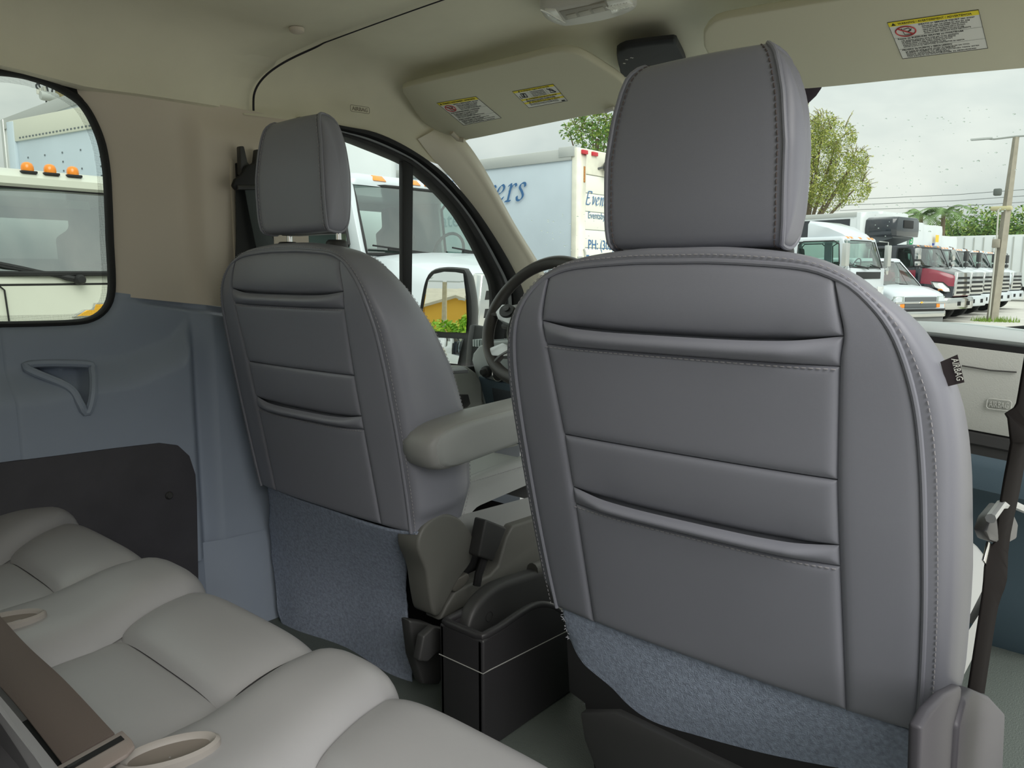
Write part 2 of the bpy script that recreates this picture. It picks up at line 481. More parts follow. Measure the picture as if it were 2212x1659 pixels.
# raised word in a rounded frame on the cove
def airbag_badge(name, corners, parent, mat, depth):
    """corners: top-left, top-right, bottom-right, bottom-left in space"""
    a, b, c, d = [Vector(p) for p in corners]
    o = (a + b + c + d) / 4; xd = (b - a + c - d); w = xd.length / 2; up = (a - d + b - c); h = up.length / 2
    xf = frame_xf(o, xd, up)
    rr = h * .25
    pts = []
    for cx, cy, a0 in ((w / 2 - rr, h / 2 - rr, 0), (-w / 2 + rr, h / 2 - rr, 90), (-w / 2 + rr, -h / 2 + rr, 180), (w / 2 - rr, -h / 2 + rr, 270)):
        for k in range(5):
            t_ = R(a0 + 22.5 * k); pts.append(xf @ Vector((cx + rr * math.cos(t_), cy + rr * math.sin(t_), depth)))
    f = mesh(name, tube(pts, h * .045, 6, closed=True), mat, parent)
    m2 = text_vf('AIRBAG', h * .85, frame_xf(xf @ Vector((0, -h * .29, depth)), xd, up), align='CENTER', ext=.001, sx=w / h / 3.6)
    mesh('raised_lettering', m2, mat, f, smooth=0)
    return f
# ------------------------------------------------------------------ front seats
def seat_outline():
    r_ = [(.272, -.322), (.276, -.25), (.278, -.15), (.277, -.06), (.274, .03), (.266, .105), (.247, .167), (.216, .206), (.184, .226), (.145, .236), (.06, .242), (0, .2425)]
    return r_ + [(-a, h) for a, h in reversed(r_[:-1])]
SO = seat_outline()
SEAMR = [(.192, -.32), (.191, -.2), (.190, -.09), (.190, 0), (.196, .13), (.2, .163), (.194, .194), (.188, .2245)]
def build_seat(xc, y0, z0, k, name, label, mirrored_extra):
    """backrest rear plane: y = y0 - k*h at height z0 + h"""
    root = empty(name, (xc, y0 + .2, .10), label, 'seat')
    def pos(a, h, d): return Vector((xc + a, y0 - k * h + d, z0 + h))
    def base(a, h):
        q = abs(a) / .277
        return .018 * q ** 3 + .030 * max(0, (h - .12) / .122) ** 2.4 - .004
    def thick(h): return interp([(-.33, .15), (-.25, .19), (-.12, .205), (0, .185), (.1, .15), (.2, .115), (.245, .10)], h)
    back = mesh('backrest', ([pos(0, 0, .1), pos(.01, 0, .1), pos(0, .01, .1)], [(0, 1, 2)]), LEATHER, root) if False else None
    # gusset and front: loft along the outline
    O = spline([(a, h, 0) for a, h in SO], 130)
    n = len(O); nrm = []
    for i in range(n):
        t_ = O[min(i + 1, n - 1)] - O[max(i - 1, 0)]; t_.normalize(); nrm.append(Vector((t_.y, -t_.x, 0)))
    prof = [(0, .0), (.004, .004), (.012, .012), (.02, .03), (.026, .08), (.030, .18), (.031, .35), (.028, .55), (.019, .78), (.004, .93), (-.012, 1.0), (-.03, 1.02), (-.07, .99), (-.12, .90), (-.2, .84)]
    rings = []
    for off, w in prof:
        ring = []
        for i in range(n):
            a, h = O[i].x, O[i].y
            side = ss(.24, .15, h)
            ob = off if off > 0 else off
            if off > 0: ob = (off * interp([(.05, 1), (.11, .9), (.17, .55), (.21, .28), (.232, .35), (.2425, .55)], h) - w * interp([(.08, 0), (.16, .006), (.205, .013), (.232, .006), (.24, 0)], h)) * (1 if h > -.28 else .35 + .65 * ss(-.325, -.25, h))
            p = O[i] + nrm[i] * ob
            if off < 0: p = Vector((a * (1 + off / .28), h + off * max(0, nrm[i].y), 0))
            dd = base(a, h) + thick(h) * w
            ring.append(pos(p.x, p.y, dd))
        rings.append(ring)
    back = mesh('backrest_cover', loft(rings, closed=False), LEATHER, root, smooth=70)
    fm = ruled([r_ for r_ in rings[-1][:n // 2]], [r_ for r_ in reversed(rings[-1][n - n // 2:])], 40, 20)
    mesh('front_face', fm, LEATHER, back)
    # rear panels: each its own padded piece
    def panel(nm, bot, top, nu, nv, bump=None, lab=None, e=.0035, parent=back):
        B = spline([(a, h, 0) for a, h in bot], nu); T = spline([(a, h, 0) for a, h in top], nu)
        wid = (B[0] - B[-1]).length; hei = (B[nu // 2] - T[nu // 2]).length
        def sv(x, n_):  # denser near both ends
            return .5 - .5 * math.cos(pi * x)
        def g(u, v):
            uu = sv(u, nu); vv = sv(v, nv)
            i = uu * (nu - 1); j = int(min(i, nu - 2)); f = i - j
            p = B[j].lerp(B[j + 1], f).lerp(T[j].lerp(T[j + 1], f), vv)
            dd = min(uu * wid, (1 - uu) * wid, vv * hei, (1 - vv) * hei)
            d = base(p.x, p.y) + .006 * math.exp(-dd / e) - .002
            if bump: d += bump(uu, vv)
            return pos(p.x, p.y, d)
        return mesh(nm, grid(g, nu, nv), LEATHER, parent, smooth=80, label=lab)
    seamx = lambda h: interp([(b, a) for a, b in SEAMR], h)
    def arc(h0, bow, n_=9):
        s = seamx(h0)
        return [(-s + 2 * s * i / (n_ - 1), h0 - bow * (1 - (2 * i / (n_ - 1) - 1) ** 4)) for i in range(n_)]
    toparc = [(-.188, .2245), (-.145, .236), (-.06, .242), (0, .2425), (.06, .242), (.145, .236), (.188, .2245)]
    panel('upper_back_panel', arc(.164, .010), toparc, 60, 30, lambda u, v: .011 * math.exp(-v * 5) * min(1, 6 * min(u, 1 - u)))
    lipf = lambda u, v: (-.010 * math.sin(pi * min(1, v * 1.05)) ** .8 - .003 * v) * min(1, 7 * min(u, 1 - u))
    panel('pocket_lip', arc(.131, .001), arc(.1635, .0105), 60, 14, lipf)
    panel('upper_pocket_panel', arc(-.001, 0), arc(.1305, .001), 50, 30)
    panel('middle_back_panel', arc(-.084, .011), arc(-.002, 0), 50, 24, lambda u, v: .010 * math.exp(-v * 4) * min(1, 6 * min(u, 1 - u)))
    panel('pocket_lip', arc(-.112, .004), arc(-.0845, .0115), 60, 14, lipf)
    panel('lower_pocket_panel', arc(-.319, 0), arc(-.1125, .004), 60, 40)
    for sgn in (1, -1):
        so = [(sgn * a, h) for a, h in SEAMR]
        oo_ = [(sgn * a, h) for a, h in SO[:9]]
        panel('side_back_panel', so, oo_, 70, 16)
    # liner behind the seams
    lo_ = [Vector((-a, h, 0)) for a, h in SO[:12]]; ro_ = [Vector((a, h, 0)) for a, h in SO[:12]]
    mesh('seam_liner', ruled(lo_, ro_, 60, 30, lambda p, u, v: pos(p.x * .99, p.y, base(p.x, p.y) + .0165)), LEATHER, back)
    # piping and stitches
    pip = [pos(p.x, p.y, base(p.x, p.y) - .0005) for p in O]
    mesh('piping', tube(pip, .0034, 8), LEATHER, back)
    st = MB()
    def stitch_line(pts, dn, step=.0080, ln=.0045, rad=.0006):
        P = resample(pts, max(2, int(sum((Vector(pts[i + 1]) - Vector(pts[i])).length for i in range(len(pts) - 1)) / step)))
        for a, b in zip(P, P[1:]):
            dirv = (b - a).normalized()
            st.add(tube([a + dn, a + dirv * ln * .5 + dn * 1.0 + Vector((0, -.0006, 0)), a + dirv * ln + dn], rad, 5))
    offp = []
    for i in range(n):
        a, h = O[i].x, O[i].y; p = O[i] + nrm[i] * (.0125 * interp([(.05, 1), (.11, .9), (.17, .6), (.21, .4), (.2425, .6)], h))
        offp.append(pos(p.x, p.y, base(a, h) + thick(h) * .0125 - .0006))
    stitch_line(offp, Vector((0, -.0004, 0)))
    for h0, bow in ((.131, .001), (-.112, .004)):
        ar = spline([(a, h - .0035, 0) for a, h in arc(h0, bow)], 60)
        stitch_line([pos(p.x, p.y, base(p.x, p.y) - .0012) for p in ar], Vector((0, 0, 0)), .0075, .0045, .0007)
    # second seam near the front edge of the gusset
    for sg in (1, -1):
        idx = [i for i in range(n) if O[i].x * sg > .15]
        pl = []
        for i in idx:
            a, h = O[i].x, O[i].y; ob = .010 * interp([(.05, 1), (.11, .9), (.17, .55), (.21, .28), (.232, .35), (.2425, .55)], h) - .9 * interp([(.08, 0), (.16, .006), (.205, .013), (.232, .006), (.24, 0)], h)
            p = O[i] + nrm[i] * ob; pl.append(pos(p.x, p.y, base(a, h) + thick(h) * .90))
        if len(pl) > 3:
            stitch_line(pl, Vector((sg * .002, 0, 0)))
    mesh('stitching', st.vf, STITCH, back, kind='stuff')
    # ---------------- headrest
    hz = z0 + (.372 if k > .2 else .394); hy = y0 - .003 + (.0 if k > .2 else .005)
    hr_t = .105
    # side profile (d forward, h)
    prof2 = [(.009, -.110), (.003, -.098), (-.001, -.06), (-.002, 0), (.003, .06), (.008, .095), (.016, .111), (.029, .117), (.042, .112), (.052, .095), (.060, .05), (.063, 0), (.062, -.05), (.056, -.095), (.046, -.112), (.028, -.114)]
    PR = spline([(d, h, 0) for d, h in prof2], 64, True)
    def hw(h): return interp([(-.115, .111), (-.105, .115), (-.085, .1168), (0, .1160), (.056, .1085), (.085, .101), (.10, .0955), (.110, .089), (.1175, .078)], h)
    ringsh = []
    nx = 26
    for i in range(nx + 1):
        s = -1 + 2 * i / nx
        s2 = math.copysign(abs(s) ** .8, s)
        ring = []
        for p in PR:
            crown = 1 + .035 * (1 - s2 ** 2) - .05 * max(0, abs(s2) - .86) / .14 * 1.0
            d = .03 + (p.x - .03) * crown; h = p.y * (1 + .015 * (1 - s2 * s2)) 
            ring.append(Vector((xc - .002 + s2 * hw(p.y), hy + d, hz + h)))
        ringsh.append(ring)
    hr = mesh('headrest', loft(ringsh, caps=False), LEATHER, root, smooth=70)
    for sgn in (1, -1):
        rr_ = []
        for q_, bl in ((1, 0), (.985, .003), (.94, .006), (.84, .009), (.68, .011), (.5, .012), (.3, .0125), (.12, .0125), (.01, .0125)):
            rr_.append([Vector((xc - .002 + sgn * (hw(p.y) * q_ ** 2 + .1165 * (1 - q_ ** 2) + bl), hy + .03 + (p.x - .03) * .95 * q_, hz + p.y * q_)) for p in PR])
        mesh('headrest_side', loft(rr_), LEATHER, hr, smooth=70)
        edge_ = [Vector((xc - .002 + sgn * (hw(p.y) + .0015), hy + .03 + (p.x - .03) * .972, hz + p.y * 1.002)) for p in PR]
        mesh('headrest_piping', tube(edge_, .003, 8, closed=True), LEATHER, hr)
        st = MB()
        e2 = [Vector((xc - .002 + sgn * (hw(p.y) - .007), hy + .03 + (p.x - .03) * .998, hz + p.y * 1.004)) for p in PR]
        stitch_line(e2 + [e2[0]], Vector((0, -.0004, 0)), .0075, .005, .0009)
        mesh('headrest_stitching', st.vf, STITCH if k < .2 else SEAM_THREAD, hr, kind='stuff')
    mesh('headrest_base', box(xc - .085, xc + .085, hy + .03, hy + .075, hz - .1165, hz - .108), BLACKP, hr, bevel=.003)
    ztop = z0 + .2425
    for sx_ in (-.083, .09):
        mesh('headrest_post', tube([(xc + sx_, hy + .05, hz - .07), (xc + sx_, hy + .052, ztop - .03)], .006, 12), CHROME, hr)
        mesh('post_collar', lathe([(.0, .020), (.017, .020), (.021, .0165), (.0225, .010), (.0225, -.02)], 24, (xc + sx_, hy + .046, ztop + .002)), BLACKP, root, label='black headrest guide collar')
    return root, back, pos, base
SEAM_THREAD = M('dark_thread', (96, 86, 84), .8)
pseat, pback, ppos, pbase = build_seat(.48, .872, .77, .27, 'captain_chair', 'large grey leather front seat with airbag tag, nearest the camera', 0)
dseat, dback, dpos, dbase = build_seat(-.458, .935, .80, .18, 'captain_chair', 'grey leather front seat with armrest, in front of the steering wheel', 1)

# torn fabric flaps hanging under the backrests
def flap(name, pos, top, bot, nu, nv, sway, parent, lab, le=None, re=None):
    T = spline([(a, h, 0) for a, h in top], nu); B = spline([(a, h, 0) for a, h in bot], nu)
    rnd = random.Random(3)
    def g(u, v):
        i = int(round(u * (nu - 1))); p = T[i].lerp(B[i], v)
        if le: p = p + Vector(((interp(le, v) - (T[0].x + (B[0].x - T[0].x) * v)) * (1 - u) + (interp(re, v) - (T[-1].x + (B[-1].x - T[-1].x) * v)) * u, 0, 0))
        ed = .0025 * pnoise(Vector((u * 40, v * 30, 1.3))) if (v > .97 or u in (0, 1)) else 0
        return pos(p.x + ed, p.y + ed, sway(u, v))
    return mesh(name, grid(g, nu, nv), CARPET, parent, smooth=80, solid=.004, label=lab)
pf = flap('fabric_flap', ppos, [(-.262, -.316), (-.186, -.314), (0, -.318), (.192, -.318), (.268, -.324)],
     [(-.256, -.40), (-.252, -.46), (-.243, -.490), (-.20, -.507), (-.155, -.49), (-.05, -.468), (.014, -.472), (.09, -.478), (.2, -.47), (.268, -.45)], 120, 40,
     lambda u, v: .006 + .012 * (2 * u - 1) ** 4 - .006 * math.sin(v * 2.6) + .008 * math.sin(u * 7 + v * 2) * v, pback, 'frayed grey fabric flap')
df = flap('fabric_flap', dpos, [(-.250, -.316), (-.15, -.322), (0, -.324), (.19, -.326), (.288, -.318)],
     [(-.33, -.63), (-.30, -.70), (-.2, -.72), (-.05, -.73), (.08, -.725), (.195, -.71)], 100, 60,
     lambda u, v: .006 + .012 * (2 * u - 1) ** 4 + .05 * math.sin(pi * v * .9) * (.4 + .6 * u) - .02 * v + .010 * math.sin(u * 9 + v * 3) * v, dback, 'long grey fabric flap',
     [(0, -.25), (.2, -.275), (.4, -.312), (.7, -.329), (1, -.305)], [(0, .288), (.1, .25), (.22, .205), (.45, .17), (.7, .166), (1, .195)])
fz = MB(); rnd = random.Random(5)
for (o, B) in ((pf, None),):
    vs = [ORG[o] + v.co for v in o.data.vertices]
    nu = 120
    for j in list(range(nu)) * 3 + [k * nu for k in range(40)] * 1:
        pass
    edge_ids = [39 * nu + i for i in range(nu)] + [j * nu for j in range(40)]
    for e in edge_ids:
        for _ in range(4):
            a = vs[e] + Vector((rnd.uniform(-.004, .004), rnd.uniform(-.002, .002), rnd.uniform(-.004, .004)))
            d = Vector((rnd.uniform(-1, .6), rnd.uniform(-.6, .3), rnd.uniform(-1, .4))) * rnd.uniform(.002, .007)
            fz.add(tube([a, a + d * .6, a + d + Vector((0, 0, .001))], .00045, 3, caps=False))
mesh('loose_threads', fz.vf, M('pale_thread', (190, 192, 200), 1.), pf, kind='stuff')

# airbag tag sewn into the right seam of the passenger seat
tq = [(0.763,0.8782,0.9089),(0.7781,0.8765,0.9177),(0.7854,0.8821,0.8895),(0.7702,0.8833,0.8836)]
tg = mesh('airbag_tag', prism(tq, (0, .0012, 0)), M('tag_black', (52, 44, 46), .8), pback, smooth=0, label='black airbag tag')
a, b, c, d = [Vector(p) for p in tq]
xf = frame_xf((a * .36 + d * .0 + b * .64) * .94 + (c * .64 + d * .36) * .06 + Vector((0, -.001, 0)), (c - b), (b - a))
mesh('tag_lettering', text_vf('AIRBAG', (b - a).length * .5, xf, ext=.0003, sx=.78), WHITE, tg, smooth=0)
# ------------------------------------------------------------------ second row bench
bench = empty('rear_bench', (-.1, .3, .10), 'light grey leather bench seat with padded ribs in the foreground', 'bench')
seams = [(-.85, -.80), (-.743, -.622), (-.405, -.376), (-.215, -.160), (.097, .122), (.263, .30), (.56, .56), (.66, .66)]   # x at the front edge, x at the middle seam
def sx(i, y):
    f, m = seams[i]; return f + (m - f) * min(max((.575 - y) / .15, -.1), 1.25) if i not in (0, 7) else f
def bench_pt(i, u, s, H):
    """s runs from the back along the top, round the front edge and down"""
    if s < .45: y, z = .10 + s, .505
    else:
        a = min((s - .45) / .05, pi / 2); y = .55 + .045 * math.sin(a); z = .505 - .045 * (1 - math.cos(a))
        if s > .45 + .05 * pi / 2: z -= (s - .45 - .05 * pi / 2)
    z += .010 * math.exp(-((y - .50) / .07) ** 2) - .008
    z -= .02 * ss(.36, .12, y)
    xl, xr = sx(i, y), sx(i + 1, y)
    x = xl + (xr - xl) * u
    n = Vector((0, math.sin(min(max((s - .45) / .05, 0), pi / 2)), math.cos(min(max((s - .45) / .05, 0), pi / 2))))
    return Vector((x, y, z)) + n * H, abs(xr - xl)
def bench_piece(nm, i, s0, s1, nu, nv, H, crown, endl, endr, ends, lab=None):
    def g(u, v):
        uu = .5 - .5 * math.cos(pi * u); s = s0 + (s1 - s0) * v
        p, w = bench_pt(i, uu, s, 0)
        h = H + crown * (1 - (2 * uu - 1) ** 4)
        h -= endl * math.exp(-uu * w / .022) + endr * math.exp(-(1 - uu) * w / .022)
        if ends[0]: h -= ends[0] * math.exp(-(s - s0) / .010)
        if ends[1]: h -= ends[1] * math.exp(-(s1 - s) / .016)
        p, w = bench_pt(i, uu, s, h)
        return p
    return mesh(nm, grid(g, nu, nv), BENCHL, bench, smooth=80, label=lab)
BENCHL = M('bench_leather', (160, 159, 160), .40, (800, .12, .0006), (4, .03))
def bbase(u, v):
    s = -.02 + .82 * v; i = min(int(u * 7), 6)
    return bench_pt(i, u * 7 - i, s, -.020)[0]
mesh('cushion_base', grid(bbase, 71, 60), BENCHL, bench, smooth=80)
for i in range(7):
    if i % 2 == 0:
        bench_piece('padded_rib', i, -.02, .80, 40, 90, .004, .014, .022, .022, (0, 0))
    else:
        sm = .324
        bench_piece('front_pad', i, sm, .80, 44, 60, -.004, .008, .004, .004, (.016, 0))
        bench_piece('sitting_pad', i, -.02, sm, 44, 44, -.010, .004, .004, .004, (0, .008))
# backrest, near the lens
def bback(u, v):
    x = -.83 + 1.36 * u; a = v
    z = .46 + .46 * a; y = .224 - .42 * (z - .5) + .05 * ss(.80, .92, z) * -1.6
    y += .016 * math.sin(pi * min(max((z - .48) / .36, 0), 1)) * (1 - abs(2 * u - 1) ** 6)
    y += -.008 * ss(.70, .72, z) * (1 - ss(.73, .76, z))
    return Vector((x, y, z))
bb = mesh('backrest', grid(bback, 50, 60), BENCHL, bench, smooth=80)
mesh('backrest_shell', box(-.83, .53, -.10, -.02, .46, .94), BLACKP, bench, bevel=.02, seg=3)
mesh('bench_frame', box(-.80, .62, .06, .52, .30, .44), BLACKM, bench, bevel=.01)
for x, y in ((-.72, .12), (.52, .12), (-.72, .46), (.52, .46)): mesh('leg', box(x - .03, x + .03, y - .02, y + .02, .101, .31), BLACKM, bench, bevel=.004)
# oval buckle bezels let into the ribs
def bezel(px, xd):
    c = Vector(px); ed = Vector(xd).normalized(); sd = Vector((-ed.y, ed.x, 0))
    f = lambda t, a, b, z: c + ed * (a * math.cos(t)) + sd * (b * math.sin(t)) + Vector((0, 0, z))
    r0 = mesh('buckle_bezel', loft([[f(2 * pi * k / 32, a, b, z) for k in range(32)] for a, b, z in ((.050, .026, -.010), (.049, .025, .000), (.045, .0215, .003), (.041, .018, .001), (.037, .015, -.004))], caps=False), M('bezel_grey', (158, 152, 146), .5), bench)
    mesh('buckle_recess', loft([[f(2 * pi * k / 32, a, b, z) for k in range(32)] for a, b, z in ((.039, .0165, -.002), (.02, .008, -.006), (.001, .001, -.007))], caps=False), M('recess_grey', (120, 112, 104), .7), r0)
q = [(0.206,0.322,0.52),(-0.261,0.3161,0.52)]
bezel(q[0], (.35, 1, 0)); bezel(q[1], (.35, 1, 0))

# lap belt lying on the bench with its latch plate
lb = empty('lap_belt', (-.3, .29, .50), 'brown grey lap belt with latch plate lying across the bench', 'seat belt')
WEBB = M('belt_webbing', (104, 92, 86), .7)
def webbing(nm, path, wdir, w, mat, parent, n=60, t=.0016):
    P = spline(path, n); wd = Vector(wdir).normalized()
    V = []; F = []
    rings = []
    for i, p in enumerate(P):
        tn = (P[min(i + 1, n - 1)] - P[max(i - 1, 0)]).normalized(); a = (wd - tn * wd.dot(tn)).normalized(); b = tn.cross(a)
        rings.append([p + a * (w / 2 * s) + b * (t * k) for s, k in ((-1, .5), (-.96, 1), (.96, 1), (1, .5), (1, -.5), (.96, -1), (-.96, -1), (-1, -.5))])
    return mesh(nm, loft(rings), mat, parent, smooth=50)
q = [(-0.1419,0.2754,0.53),(-0.0043,0.2717,0.53),(0.1654,0.2651,0.53)]
a = Vector(q[0]); b = Vector(q[2]); dd = (b - a).normalized()
wd = Vector((-dd.y, dd.x, .15))
pth = [a - dd * .45 + Vector((0, 0, .03)), a - dd * .2 + Vector((0, 0, .01)), a, (a + b) / 2 + Vector((0, 0, .004)), b - dd * .01]
web = webbing('webbing', pth, wd, .050, WEB, lb)
webbing('webbing_return', [b + dd * .004, b - dd * .004 + Vector((0, 0, -.012)), b - dd * .03 + Vector((0, 0, -.016)), b - dd * .14 + Vector((0, -.004, -.014))], wd, .050, WEBD, lb, 24)
mb = MB()
tw = wd.normalized()
def tp(s, w, z): return b + dd * s + tw * w + Vector((0, 0, z))
outl = [(.034, -.030), (.034, .020), (.028, .030), (.016, .032), (-.008, .032), (-.008, -.040), (.028, -.040)]
slot = [(.010, -.027), (.010, .027), (.001, .027), (.001, -.027)]
lp = mesh('latch_plate', prism([tp(s, w, -.004) for s, w in outl], (0, 0, .005)), M('latch_grey', (150, 138, 132), .35), lb, bevel=.0015)
mesh('plate_slot', prism([tp(s, w, .0005) for s, w in slot], (0, 0, .0012)), BLACKM, lp)

# ------------------------------------------------------------------ centre bin and handbrake between the front seats
binr = empty('console_bin', (-.02, 1.12, .10), 'black plastic open bin with rounded rim between the front seats', 'storage bin')
def bin_profile():  # right wall top edge along y
    return [(.983, .326), (1.04, .330), (1.10, .336), (1.15, .335), (1.20, .315), (1.24, .28), (1.27, .23), (1.28, .10)]
bp_ = spline([(0, y, z) for y, z in bin_profile()], 30)
def bwall(x0, x1, top):
    ring = lambda x: [Vector((x, p.y, p.z - top)) for p in bp_] + [Vector((x, .983, .10))]
    return loft([ring(x0), ring(x1)])
BINM = M('bin_plastic', (44, 43, 45), .42, (700, .25, .0004))
mesh('bin_body', MB().add(bwall(.014, .03, 0)).add(bwall(-.085, -.070, .0)).add(box(-.0849, .0299, .983, .997, .10, .326)).vf, BINM, binr, bevel=.005, seg=3)
mesh('bin_bottom', box(-.07, .014, .998, 1.27, .20, .21), BLACKM, binr)
rim = [(.022, p.y, p.z) for p in bp_[:24]]
mesh('bin_rim', tube([(-.078, 1.18, .33), (-.078, 1.0, .328), (-.076, .992, .328), (-.066, .990, .328), (.01, .990, .328), (.020, .992, .328), (.022, 1.0, .329)] + rim[3:], .0085, 10), BINM, binr)
mesh('seam_highlight', tube([(-.0855, .982, .262), (.031, .982, .262), (.031, 1.0, .262), (.031, 1.262, .247)], .0011, 5), M('edge_highlight', (150, 150, 146), .35), binr)  # seam of the bin, with its highlight painted as a pale line

hb = empty('handbrake', (-.07, 1.1, .10), 'black handbrake lever cover beside the driver seat base', 'handbrake')
prof_ = [(-0.045,1.0233,0.3175),(-0.045,1.0367,0.3385),(-0.045,1.0637,0.358),(-0.045,1.1024,0.3694),(-0.045,1.1456,0.3694),(-0.045,1.2216,0.3617),(-0.045,1.3036,0.3534)]
pr = spline(prof_, 26)
rings = []
for p in pr:
    hgt = p.z - .10
    rings.append([Vector((-.082, p.y, .12)), Vector((-.082, p.y, p.z - .012)), Vector((-.075, p.y, p.z)), Vector((-.052, p.y, p.z)), Vector((-.045, p.y, p.z - .010)), Vector((-.045, p.y, .12))])
hc = mesh('lever_cover', loft(rings), BLACKP, hb, bevel=.004)
q = [(-0.0445,1.0834,0.3152)][0]
mesh('cover_plug', tube([(q[0], q[1] + .010 * math.cos(t_ * pi / 12), q[2] + .010 * math.sin(t_ * pi / 12)) for t_ in range(24)], .0008, 5, closed=True), BLACKM, hc)
l0 = [(-0.064,1.2453,0.3578),(-0.064,1.4002,0.3464)]
mesh('lever', tube([(l0[0][0], l0[0][1], l0[0][2]), (l0[1][0], l0[1][1], l0[1][2]), (-.064, l0[1][1] + .12, l0[1][2] + .02)], [.016, .016, .014], 12), M('lever_grey', (92, 92, 88), .45), hb)
mesh('lever_button', lathe([(0, 0), (.009, 0), (.009, .015), (0, .016)], 12, (-.064, l0[1][1] + .12, l0[1][2] + .02), 'y'), BLACKP, hb)

# ------------------------------------------------------------------ seat bases, cushions, covers
LEATHER_LIT = M('leather_lit', (158, 160, 158), .40, (900, .12, .0006))  # same seat leather, lightened to imitate window light falling on it
def cushion(xc, z0, root):
    def g(u, v):
        x = (2 * u - 1); y = 1.13 + .45 * v
        s = abs(x)
        z = z0 - .030 + .045 * ss(.55, .78, s) * ss(0, .2, v) - .05 * max(0, (s - .82) / .18) ** 2 + .03 * v - .09 * ss(.9, 1, v) ** 2
        z -= .006 * math.exp(-abs(s - .56) / .012)
        return Vector((xc + x * .262, y, z))
    c = mesh('seat_cushion', grid(g, 60, 40), LEATHER_LIT, root, smooth=80)
    mesh('cushion_side', loft([[Vector((xc - .262, 1.13, z0 - .12)), Vector((xc + .262, 1.13, z0 - .12)), Vector((xc + .262, 1.56, z0 - .12)), Vector((xc - .262, 1.56, z0 - .12))], [Vector((xc - .262, 1.13, z0 - .035)), Vector((xc + .262, 1.13, z0 - .035)), Vector((xc + .262, 1.58, z0 - .06)), Vector((xc - .262, 1.58, z0 - .06))]], caps=False), LEATHER_LIT, c)
    pb = box(xc - .21, xc + .21, 1.17, 1.50, .101, z0 - .12)
    mesh('pedestal', pb, BLACKM, root, bevel=.01)
    return c
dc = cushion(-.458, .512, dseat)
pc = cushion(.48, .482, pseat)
# right hand bolster and side trim of the driver seat
st = MB()
for s_ in range(36):
    y = 1.10 + s_ * .009
    st.add(tube([(-.218, y, .534), (-.2175, y + .003, .5345), (-.218, y + .0055, .534)], .0007, 4))
mesh('cushion_stitching', st.vf, STITCH, dc, kind='stuff')
def plate(nm, px_pts, t, mat, parent, bev=.006, lab=None):
    return mesh(nm, prism(px_pts, (-t, 0, 0)), mat, parent, bevel=bev, seg=3, label=lab)
rc = [Vector(p) for p in [(-0.165,1.0046,0.4511),(-0.165,1.0141,0.4823),(-0.165,1.0375,0.5005),(-0.165,1.0771,0.5054),(-0.165,1.1205,0.4866),(-0.165,1.1514,0.4562),(-0.165,1.1685,0.4256),(-0.165,1.1621,0.3781),(-0.165,1.1185,0.3466),(-0.165,1.0929,0.3187),(-0.165,1.0623,0.2882),(-0.165,1.0463,0.2929),(-0.165,1.0354,0.3381),(-0.165,1.0262,0.3958)]]
DARKP = M('seat_plastic', (100, 100, 95), .5, (700, .3, .0004))
plate('recliner_cover', spline(rc, 40, True), .065, DARKP, dseat, .008)
sc_ = [(-0.172,1.0688,0.2704),(-0.172,1.0913,0.2986),(-0.172,1.1182,0.3218),(-0.172,1.2299,0.3234),(-0.172,1.2584,0.3367),(-0.172,1.2861,0.3973),(-0.172,1.3075,0.4183),(-0.172,1.4707,0.4117),(-0.172,1.5902,0.4025),(-0.172,1.5931,0.2762),(-0.172,1.4725,0.2817),(-0.172,1.2695,0.282)]
scv = plate('side_cover', sc_, .05, DARKP, dseat, .007)
lv = [(-0.168,1.0961,0.3323),(-0.168,1.1146,0.3501),(-0.168,1.1533,0.3526),(-0.168,1.159,0.3381),(-0.168,1.1385,0.3257),(-0.168,1.1141,0.3211)]
plate('height_lever', lv, .03, M('lever_plastic', (96, 94, 88), .4), dseat, .004)
bk = [[(-0.135,1.1746,0.4753),(-0.135,1.2446,0.4384),(-0.135,1.198,0.3729),(-0.135,1.1506,0.3984)][i] for i in range(4)]
bko = plate('belt_buckle', bk, .035, BLACKP, dseat, .005, lab='black belt buckle')
q = [(-0.15,1.1845,0.3826),(-0.15,1.1664,0.3512),(-0.15,1.1602,0.3268)]
mesh('buckle_stalk', tube(q, .009, 8), BLACKM, bko)
# dark mechanism and red blue cable ends under the driver seat
low_ = [(-0.175,0.9875,0.302),(-0.175,1.0383,0.2775),(-0.175,1.0919,0.2411),(-0.175,1.1193,0.1903),(-0.175,1.069,0.1259),(-0.175,1.0223,0.1462),(-0.175,0.998,0.2178)]
plate('base_cover', low_, .03, BLACKP, dseat, .006)
br = [(-0.12,0.9739,0.2901),(-0.12,1.0056,0.2996),(-0.12,1.0417,0.2793),(-0.12,1.0332,0.2475),(-0.12,0.9851,0.232),(-0.12,0.9604,0.244)]
plate('seat_bracket', br, .02, BLACKP, dseat, .004)
